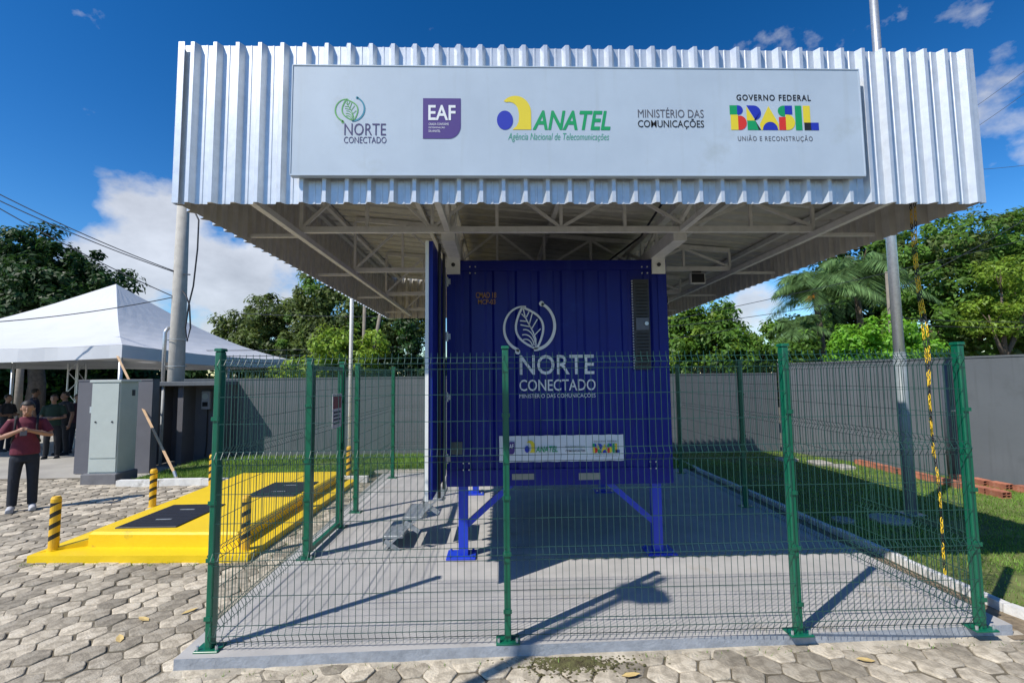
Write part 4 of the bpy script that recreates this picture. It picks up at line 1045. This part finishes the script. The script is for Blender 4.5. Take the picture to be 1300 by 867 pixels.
# ------------------------------------------------------------------ people
def loft(mb, secs, n=14):
    """secs: (centre, rx, ry) rings stacked roughly along z"""
    vs = []
    for c, rx, ry in secs:
        for k in range(n):
            t = 2 * math.pi * k / n; vs.append((c[0] + rx * math.cos(t), c[1] + ry * math.sin(t), c[2]))
    m = len(secs); fs = [tuple(range(n - 1, -1, -1)), tuple(range((m - 1) * n, m * n))]
    for i in range(m - 1):
        for k in range(n): fs.append((i * n + k, i * n + (k + 1) % n, (i + 1) * n + (k + 1) % n, (i + 1) * n + k))
    mb.add(vs, fs)
def remesh(mb, vox, smooth_it=4):
    me = bpy.data.meshes.new('tmp'); me.from_pydata(mb.v, [], mb.f); ob = bpy.data.objects.new('tmp', me); C.objects.link(ob)
    r_ = ob.modifiers.new('r', 'REMESH'); r_.mode = 'VOXEL'; r_.voxel_size = vox
    s_ = ob.modifiers.new('s', 'SMOOTH'); s_.iterations = smooth_it; s_.factor = .5
    dg = bpy.context.evaluated_depsgraph_get(); dg.update()
    out = bpy.data.meshes.new_from_object(ob.evaluated_get(dg)); bpy.data.objects.remove(ob); bpy.data.meshes.remove(me)
    return out
def person(loc, rz, height, label, shirt, trousers, skin, vox, hands, elbows, head_tilt=0.0, bag=False, lean=0.0, shoes=None, sway=0.0):
    s = height / 1.75
    root = thing('person', loc, label, 'person'); root.rotation_euler.z = rz; root.scale = (s, s, s)
    ORG[root.name] = Vector((0, 0, 0))
    def put(name, mb, m, it=4, v=None):
        me = remesh(mb, v or vox, it); return link(name, me, m, root, Vector((0, 0, 0)), True)
    T = lambda z: lean * max(0, z - .9)
    sh_ = {}
    for k in (-1, 1): sh_[k] = (Vector((k * .185, .015 + T(1.42), 1.42)), Vector(elbows[k]), Vector(hands[k]))
    # body
    b = MB()
    loft(b, [((sway * .3, 0, .84), .135, .085), ((sway * .3, 0, .95), .135, .088), ((sway * .2, -.005 + T(1.1), 1.10), .135, .095), ((0, T(1.28), 1.28), .155, .105), ((0, .01 + T(1.40), 1.40), .165, .095), ((0, .015 + T(1.47), 1.47), .09, .065)])
    hy = .0 + T(1.5); tl = Vector((0, -math.sin(head_tilt), math.cos(head_tilt)))
    nb = Vector((0, .012 + T(1.46), 1.45)); hc = nb + Vector((0, -.012, .07)) + tl * .105 + Vector((0, -.01, 0))
    b.tube([nb, nb + Vector((0, -.01, .06)), hc], [.062, .056, .055], 12)
    Rh = Matrix.Rotation(head_tilt, 3, 'X')
    def H(v): return hc + Rh @ Vector(v)
    def hell(c, r_):
        k0 = len(b.v); b.ell((0, 0, 0), r_, 16, 11)
        for i in range(k0, len(b.v)): b.v[i] = tuple(H(Vector(b.v[i]) + Vector(c)))
    hell((0, .012, .03), (.076, .093, .092)); hell((0, -.018, -.045), (.058, .066, .068)); hell((0, -.098, -.012), (.014, .020, .022)); hell((0, -.093, .022), (.010, .012, .03))
    for k in (-1, 1): hell((k * .078, .012, -.005), (.011, .022, .032)); hell((k * .03, -.085, -.058), (.012, .010, .008))
    for k in (-1, 1):
        a, e, h = sh_[k]
        b.tube([Vector((k * .11, a.y, 1.40)), a, a.lerp(e, .5), e, e.lerp(h, .35), h], [.06, .058, .049, .040, .042, .027], 12)
        d = (h - e).normalized(); side = Vector((-k, 0, 0)); side = (side - d * side.dot(d)).normalized(); upn = d.cross(side).normalized()
        palm = h + d * .055
        b.tube([h, h + d * .03, palm + d * .03], [.026, .034, .030], 10)
        for fi, (off, ln) in enumerate(((-.027, .062), (-.009, .075), (.009, .070), (.026, .055))):
            f0 = palm + d * .025 + upn * off; f1 = f0 + d * ln * .5 + side * .012; f2 = f1 + (d * .4 + side * .9).normalized() * ln * .5
            b.tube([f0, f1, f2], [.0095, .009, .0075], 7)
        t0 = h + d * .025 + side * .018 + upn * -.02; b.tube([t0, t0 + (d * .6 + upn * -.6 + side * .4).normalized() * .035, t0 + (d * .9 + upn * -.45 + side * .6).normalized() * .062], [.012, .011, .009], 7)
        b.tube([(k * .085, 0, .88), (k * .105, -.012, .50), (k * .11, .012, .30), (k * .115, .02, .08)], [.068, .052, .047, .036], 12)
        b.tube([(k * .115, .03, .05), (k * .125, -.06, .04), (k * .135, -.13, .03)], [.036, .036, .028], 10)
    put('body', b, skin, 3, vox * .75)
    # shirt
    b = MB()
    loft(b, [((sway * .3, 0, .89), .182, .138), ((sway * .3, -.002, 1.0), .176, .132), ((sway * .2, -.007 + T(1.1), 1.10), .160, .120), ((0, T(1.28), 1.28), .172, .122), ((0, .01 + T(1.40), 1.40), .178, .108), ((0, .014 + T(1.46), 1.462), .105, .08), ((0, .010 + T(1.48), 1.49), .078, .072)], 18)
    for k in (-1, 1):
        a, e, h = sh_[k]; b.tube([Vector((k * .09, a.y, 1.40)), a + Vector((0, 0, -.012)), a.lerp(e, .45), a.lerp(e, .78)], [.066, .066, .064, .066], 14)
    put('shirt', b, shirt, 3)
    # trousers
    b = MB()
    loft(b, [((sway * .3, 0, .78), .162, .115), ((sway * .3, 0, .86), .168, .118), ((sway * .3, 0, .96), .163, .115)], 16)
    for k in (-1, 1): b.tube([(k * .085, 0, .84), (k * .098, -.005, .68), (k * .107, -.014, .50), (k * .112, .008, .30), (k * .117, .018, .085)], [.094, .082, .071, .066, .062], 14)
    put('trousers', b, trousers, 3)
    for k in (-1, 1):
        b = MB(); b.tube([(k * .117, .055, .045), (k * .12, .0, .055), (k * .13, -.09, .042), (k * .14, -.165, .032)], [.046, .05, .046, .034], 12); b.box(k * .128 - .045, k * .128 + .045, -.16, .085, .001, .024)
        put('shoe', b, shoes or blackc, 2, .008)
    # hair
    b = MB(); k0 = len(b.v); b.ell((0, 0, 0), (.086, .099, .096), 18, 12)
    for i in range(k0, len(b.v)):
        v = Vector(b.v[i]); v = v + Vector((0, .020, .040))
        if v.z < .075 and v.y < -.03: v = v * .6
        if v.z < -.015: v = v * .8
        b.v[i] = tuple(H(v))
    put('hair', b, hairm, 1, .008)
    if bag:
        for k in (-1, 1):
            MB().tube([(k * .115, .11, 1.40), (k * .12, .02, 1.50), (k * .125, -.075, 1.44), (k * .125, -.122, 1.33), (k * .135, -.11, 1.20), (k * .165, .0, 1.08)], .016, 8).build('backpack_strap', blackc, root, smooth=True)
    return root
px = gz(27, 648)
per = person(Vector((px.x, px.y, -.078)), .70, 1.70, 'man in maroon polo shirt and dark jeans looking down at a phone', maroon, denim, skinm, .012,
       {-1: (-.085, -.25, 1.28), 1: (.06, -.265, 1.28)}, {-1: (-.29, -.03, 1.17), 1: (.29, -.04, 1.18)}, .38, True, 0, shoem)
bpy.context.view_layer.update()
ph = bpy.data.objects.new('mobile_phone', None)
mbp = MB(); mbp.bbox(-.038, .038, -.075, .075, 0, .009, .003)
po = mbp.build('mobile_phone', darkm); po.location = per.matrix_world @ Vector((-.01, -.335, 1.275)); po.rotation_euler = (1.0, 0, .70)
tag(po, "dark mobile phone held in the standing man's hands", 'phone')
dn = lambda x, y: Vector((x, y, -.134))
dark2 = mat('charcoal_cloth', (.020, .020, .024), .9, 0, .2, 10); navyc = mat('navy_cloth', (.012, .016, .04), .9, 0, .2, 10); plum = mat('plum_cloth', (.05, .02, .035), .9, 0, .2, 10)
hang = ({-1: (-.26, -.03, .84), 1: (.26, -.03, .84)}, {-1: (-.27, .03, 1.12), 1: (.27, .03, 1.12)})
fold = ({-1: (.06, -.17, 1.12), 1: (-.06, -.19, 1.08)}, {-1: (-.25, -.02, 1.12), 1: (.25, -.02, 1.12)})
for (u, y, rz, h, lb, sh1, tr1, pose) in ((67, 13.5, .5, 1.72, 'person in dark green top standing under the tent, arms folded', mat('dark_green_cloth', (.012, .03, .018), .9), blackc, fold),
                                     (81, 14.1, -.3, 1.78, 'person in black shirt standing under the tent, arms hanging', dark2, blackc, hang),
                                     (97, 14.6, .9, 1.70, 'person in plum top standing under the tent beside the short dark wall', plum, denim, hang),
                                     (42, 15.6, 2.4, 1.86, 'person in navy clothing seen from behind under the tent', navyc, navyc, hang),
                                     (8, 15.0, 1.6, 1.70, 'person in charcoal clothing turned sideways under the tent', dark2, denim, fold)):
    q = gy(u, 540, y); person(dn(q.x, y), rz, h, lb, sh1, tr1, skind, .018, pose[0], pose[1], .05)

# ------------------------------------------------------------------ vegetation
LM = {'dark': leafmat('leaf_dark', (.022, .062, .012)), 'mid': leafmat('leaf_mid', (.10, .20, .028), .42), 'bright': leafmat('leaf_bright', (.16, .36, .03), .42), 'olive': leafmat('leaf_olive', (.10, .145, .035), .4), 'palm': leafmat('leaf_palm', (.14, .24, .085), .4), 'yel': leafmat('leaf_yellowgreen', (.20, .31, .035), .42), 'fruit': leafmat('palm_fruit', (.60, .24, .02))}
def leafcloud(lobes, nclu, per, size, cr, asp=.45):
    per = int(per * 1.5); size = size * .80
    """clusters of folded leaf faces spread through ellipsoid lobes"""
    vols = np.array([l[3] * l[4] * l[5] for l in lobes]) ** .75; pr = vols / vols.sum(); out = []
    for li, l in enumerate(lobes):
        k = max(2, int(round(nclu * pr[li])))
        d = rng.normal(size=(k, 3)); d /= np.linalg.norm(d, axis=1)[:, None]
        rad = rng.uniform(.25, 1.0, k) ** .45
        c = np.array(l[:3]) + d * rad[:, None] * np.array(l[3:6]) * (1 + rng.normal(0, .06, (k, 1)))
        cs = cr * rng.uniform(.55, 1.35, k)
        ci = np.repeat(np.arange(k), per); n = len(ci)
        e = rng.normal(size=(n, 3)); e /= np.linalg.norm(e, axis=1)[:, None]
        pos = c[ci] + e * (cs[ci] * rng.uniform(.15, 1, n) ** .6)[:, None] * np.array([1, 1, .75])
        nrm = e * .8 + d[ci] * .5 + np.array([0, 0, .55]) + rng.normal(0, .45, (n, 3)); nrm /= np.linalg.norm(nrm, axis=1)[:, None]
        t = np.cross(nrm, rng.normal(size=(n, 3))); t /= np.linalg.norm(t, axis=1)[:, None]; b = np.cross(nrm, t)
        s = (size * rng.uniform(.6, 1.3, n))[:, None]
        v = np.stack([pos - t * s, pos - b * s * asp + nrm * s * .12, pos + t * s - nrm * s * .15, pos + b * s * asp + nrm * s * .12], 1)
        out.append(v.reshape(-1, 3))
    return np.concatenate(out)
def tree(name, label, cat, base, lobes, m, nclu=90, per=60, size=.16, cr=.55, trunk=.2, group=None, limbs=True, asp=.45, m2=None):
    r_ = thing(name, base, label, cat, group); b = Vector(base); cen = Vector(np.mean([l[:3] for l in lobes], axis=0))
    if limbs:
        mb = MB(); fork = Vector((b.x, b.y, b.z)).lerp(Vector((cen.x, cen.y, cen.z)), .55); fork.x = b.x + (cen.x - b.x) * .3
        mb.tube([b, b.lerp(fork, .5) + Vector((trunk * .4, 0, 0)), fork], [trunk, trunk * .8, trunk * .62], 10)
        for l in lobes:
            q = Vector(l[:3]); mid = fork.lerp(q, .5) + Vector((0, 0, -.2)); mb.tube([fork, mid, q], [trunk * .5, trunk * .3, trunk * .1], 7)
            for k in range(3):
                e = q + Vector((random.uniform(-.7, .7) * l[3], random.uniform(-.7, .7) * l[4], random.uniform(-.2, .7) * l[5])); mb.tube([mid.lerp(q, .6), e], trunk * .12, 5, True, trunk * .03)
        mb.build('trunk', barkm, r_, smooth=True)
    v = leafcloud(lobes, nclu, per, size, cr, asp)
    npmesh('crown', v, 4, m, r_, b)
    if m2:
        v = leafcloud(lobes, int(nclu * .3), per, size, cr, asp); npmesh('crown', v, 4, m2, r_, b)
    return r_
def lob(u, v, y, ru, rv=None, dep=None):
    p = gy(u, v, y); k = y / CF * 1.03; rv = rv or ru
    return (p.x, p.y, p.z, ru * k, (dep or ru) * k, rv * k)
def gbase(u, y): return Vector((gy(u, 560, y).x, y, -.14))

tree('mango_tree', 'dark dense broad tree behind the white tent', 'tree', gbase(40, 26), [lob(-40, 380, 26, 85, 80), lob(45, 345, 27, 52, 52), lob(95, 360, 26, 52, 48), lob(128, 378, 26, 40, 36), lob(70, 375, 26, 60, 50), lob(20, 330, 26, 40, 36), lob(60, 400, 25, 70, 50), lob(-90, 330, 28, 80, 70)], LM['dark'], 620, 70, .19, .62, .45)
tree('mango_tree', 'tall dark tree seen low through the open tent', 'tree', gbase(20, 30), [lob(30, 480, 30, 75, 45), lob(100, 470, 31, 60, 50), lob(-50, 490, 30, 70, 50), lob(160, 480, 32, 55, 50), lob(60, 540, 29, 80, 35), lob(-30, 545, 29, 60, 30), lob(150, 535, 29, 70, 38)], LM['dark'], 420, 55, .22, .75, .3, m2=LM['mid'])
tree('broad_tree', 'tall grey-green tree reaching under the canopy edge', 'tree', gbase(440, 28), [lob(400, 375, 28, 26, 28), lob(440, 400, 28, 55, 55), lob(375, 420, 28, 48, 42), lob(480, 420, 28, 40, 45), lob(430, 445, 28, 70, 35), lob(520, 410, 28, 30, 40), lob(400, 470, 28, 80, 30)], LM['olive'], 400, 60, .17, .6, .30, m2=LM['mid'])
tree('broad_tree', 'lower olive tree just right of the tent roof', 'tree', gbase(320, 28), [lob(315, 418, 28, 34, 30), lob(345, 400, 28, 28, 30), lob(350, 440, 28, 45, 30), lob(300, 445, 28, 30, 25)], LM['olive'], 170, 50, .15, .5, .2)
tree('shrub', 'bright green shrub showing over the back wall', 'shrub', gbase(425, 16.5), [lob(420, 440, 16.5, 30, 24), lob(445, 455, 16.5, 28, 22), lob(470, 445, 16.8, 25, 26), lob(400, 470, 16.5, 40, 18)], LM['yel'], 80, 45, .11, .32, .08)
tree('vine_post', 'dark ivy covered post beside the container edge', 'tree', gbase(517, 17), [lob(516, 415, 17, 12, 28), lob(520, 445, 17, 14, 28), lob(510, 470, 17, 20, 22), lob(545, 468, 17, 22, 12)], LM['dark'], 70, 45, .10, .25, .08)
tree('broad_tree', 'pale green open tree behind the container right edge', 'tree', gbase(895, 17.5), [lob(880, 420, 17.5, 32, 32), lob(915, 405, 17.5, 22, 24), lob(905, 440, 17.2, 40, 30), lob(860, 450, 17.5, 28, 28), lob(940, 450, 17.5, 30, 24), lob(970, 425, 18, 16, 14), lob(865, 405, 17.8, 24, 24)], LM['mid'], 210, 42, .12, .40, .14, m2=LM['yel'])
tree('shrub', 'light green low shrub between open tree and palms', 'shrub', gbase(975, 16.5), [lob(965, 450, 16.5, 28, 20), lob(995, 455, 16.5, 24, 22), lob(1015, 440, 17, 22, 20), lob(930, 462, 16.5, 28, 16)], LM['mid'], 90, 42, .11, .32, .08)
tree('shrub', 'vivid green rounded shrub above the wall before the palms', 'shrub', gbase(1110, 15), [lob(1085, 440, 15, 34, 26), lob(1120, 428, 15, 34, 26), lob(1150, 445, 15, 32, 24), lob(1100, 460, 15, 50, 20), lob(1180, 458, 15, 26, 16)], LM['bright'], 170, 50, .095, .32, .1)
tree('broad_tree', 'big dark green tree filling the sky edge over the side wall', 'tree', gbase(1230, 21), [lob(1190, 320, 21, 52, 40), lob(1250, 310, 21.5, 50, 42), lob(1290, 300, 22, 40, 32), lob(1160, 360, 21, 50, 48), lob(1220, 370, 20.5, 60, 50), lob(1290, 370, 21, 60, 55), lob(1180, 420, 20.5, 55, 42), lob(1250, 425, 20, 60, 40), lob(1330, 420, 20, 60, 50), lob(1340, 340, 22, 45, 50)], LM['mid'], 430, 52, .15, .5, .4, m2=LM['olive'])
tree('broad_tree', 'light leaved spreading tree at the far end of the side wall', 'tree', gbase(1280, 18), [lob(1270, 350, 18, 34, 18), lob(1255, 400, 18, 30, 24), lob(1290, 410, 18, 34, 22), lob(1310, 375, 18, 34, 20)], LM['yel'], 120, 45, .10, .32, .2)
tree('broad_tree', 'dark background tree behind the palm fronds', 'tree', gbase(1090, 25), [lob(1090, 335, 25, 42, 32), lob(1130, 325, 25, 38, 34), lob(1060, 370, 25, 40, 40), lob(1110, 390, 25, 60, 44), lob(1030, 430, 25, 40, 36), lob(1090, 440, 25, 70, 30)], LM['dark'], 260, 48, .18, .6, .3, m2=LM['mid'])
def palm(u, v, y, fr, nf, label, fruit=None):
    c = gy(u, v, y); base = Vector((c.x + .2, y, -.14)); r_ = thing('palm_tree', base, label, 'palm', None)
    MB().tube([base, base.lerp(c, .5) + Vector((.08, 0, 0)), c], [.17, .12, .10], 10).build('trunk', barkm, r_, smooth=True)
    for k in range(nf):
        az = 2 * math.pi * k / nf + random.uniform(-.2, .2); el = random.uniform(.15, 1.25); L = fr * random.uniform(.8, 1.1)
        d = Vector((math.cos(az) * math.cos(el), math.sin(az) * math.cos(el), math.sin(el))); pts = []
        for i in range(11):
            t = i / 10; pts.append(c + d * (L * t) + Vector((0, 0, -L * .75 * t * t)))
        out = []
        for i in range(56):
            t = .08 + .92 * i / 56; j = min(9, int(t * 10)); p = pts[j].lerp(pts[j + 1], t * 10 - j); tg = (pts[j + 1] - pts[j]).normalized()
            sd = tg.cross(Vector((0, 0, 1))); sd = sd.normalized() if sd.length > .01 else Vector((1, 0, 0))
            ll = fr * .34 * math.sin(math.pi * min(1, .12 + t * .88)) ** .6 * random.uniform(.8, 1.1) + .05
            for sg_ in (-1, 1):
                e = p + (sd * sg_ * .8 + tg * .55 + Vector((0, 0, -.55 + random.uniform(-.3, .25)))).normalized() * ll; w_ = tg * .017
                mid_ = p.lerp(e, .5) + Vector((0, 0, .03))
                out += [p - w_, mid_ - w_ * 1.2, e, mid_ + w_ * 1.2]
        npmesh('frond', np.array([tuple(q) for q in out]), 4, LM['palm'], r_, base)
    if fruit:
        f = gy(*fruit, y - .9); v_ = leafcloud([(f.x, f.y, f.z, .18, .15, .12)], 5, 30, .05, .10); npmesh('fruit_cluster', v_, 4, LM['fruit'], r_, base)
palm(1035, 372, 18, 2.7, 24, 'feathery palm with orange fruit beside the sky gap', (1027, 379))
palm(1085, 352, 18.5, 2.8, 24, 'feathery palm with orange fruit behind the tall thin pole', (1090, 370))
palm(1012, 418, 17.5, 1.7, 14, 'low feathery palm next to the light green shrub')

# woodland beyond the neighbouring plots
wl_lobes = []
rw = random.Random(4)
for k in range(74):
    an = math.radians(-62 + 124 * k / 73); rd = rw.uniform(36, 44); hh = rw.uniform(2.6, 4.2)
    wl_lobes.append((rd * math.sin(an), rd * math.cos(an), hh * .55, 2.2, 1.6, hh * .6))
wd_ = npmesh('woodland', leafcloud(wl_lobes, 1300, 26, .34, .85), 4, LM['dark']); tag(wd_, 'far belt of dark green trees beyond the walls', 'woodland', kind='stuff')
# loose bits on the paving: fallen leaves
r = random.Random(9); me = None
for (u, v) in ((183, 786), (152, 811), (240, 776), (205, 640), (800, 857), (1100, 838)):
    p = gz(u, v, GZ + .004)
    if me is None:
        mb = MB(); mb.add([(-.06, 0, 0), (-.02, -.025, .006), (.03, -.022, .010), (.07, 0, .012), (.03, .022, .008), (-.02, .025, .005), (0, 0, .002)], [(0, 1, 6), (1, 2, 6), (2, 3, 6), (3, 4, 6), (4, 5, 6), (5, 0, 6)])
        o = mb.build('fallen_leaf', mat('dry_leaf', (.55, .40, .16), .8, 0, .2, 20)); me = o.data
    else: o = bpy.data.objects.new('fallen_leaf', me); C.objects.link(o)
    o.location = p; o.rotation_euler = (0, 0, r.uniform(0, 6)); tag(o, 'dry yellow leaf lying on the hexagonal paving', 'leaf', 'dry leaves on the paving')
# moss and dirt patch where water runs off the pad
mb = MB(); pc = gz(725, 850, -.082); rr = random.Random(2)
for k in range(1500):
    a_, q = rr.uniform(0, 6.28), abs(rr.gauss(0, .45)); x_, y_ = pc.x + .46 * q * math.cos(a_), min(pc.y + .07 + .16 * q * math.sin(a_), 3.535); w_ = rr.uniform(.004, .016)
    mb.ell((x_, y_, -.081), (w_, w_ * rr.uniform(.5, 1), rr.uniform(.003, .010)), 6, 4)
tag(mb.build('moss_patch', mat('moss', (.085, .062, .028), .95, 0, .5, 18, col2=(.085, .085, .03), bump=.8, bscale=60), kind='stuff'), 'brown mossy dirt patch at the foot of the pad', 'dirt')
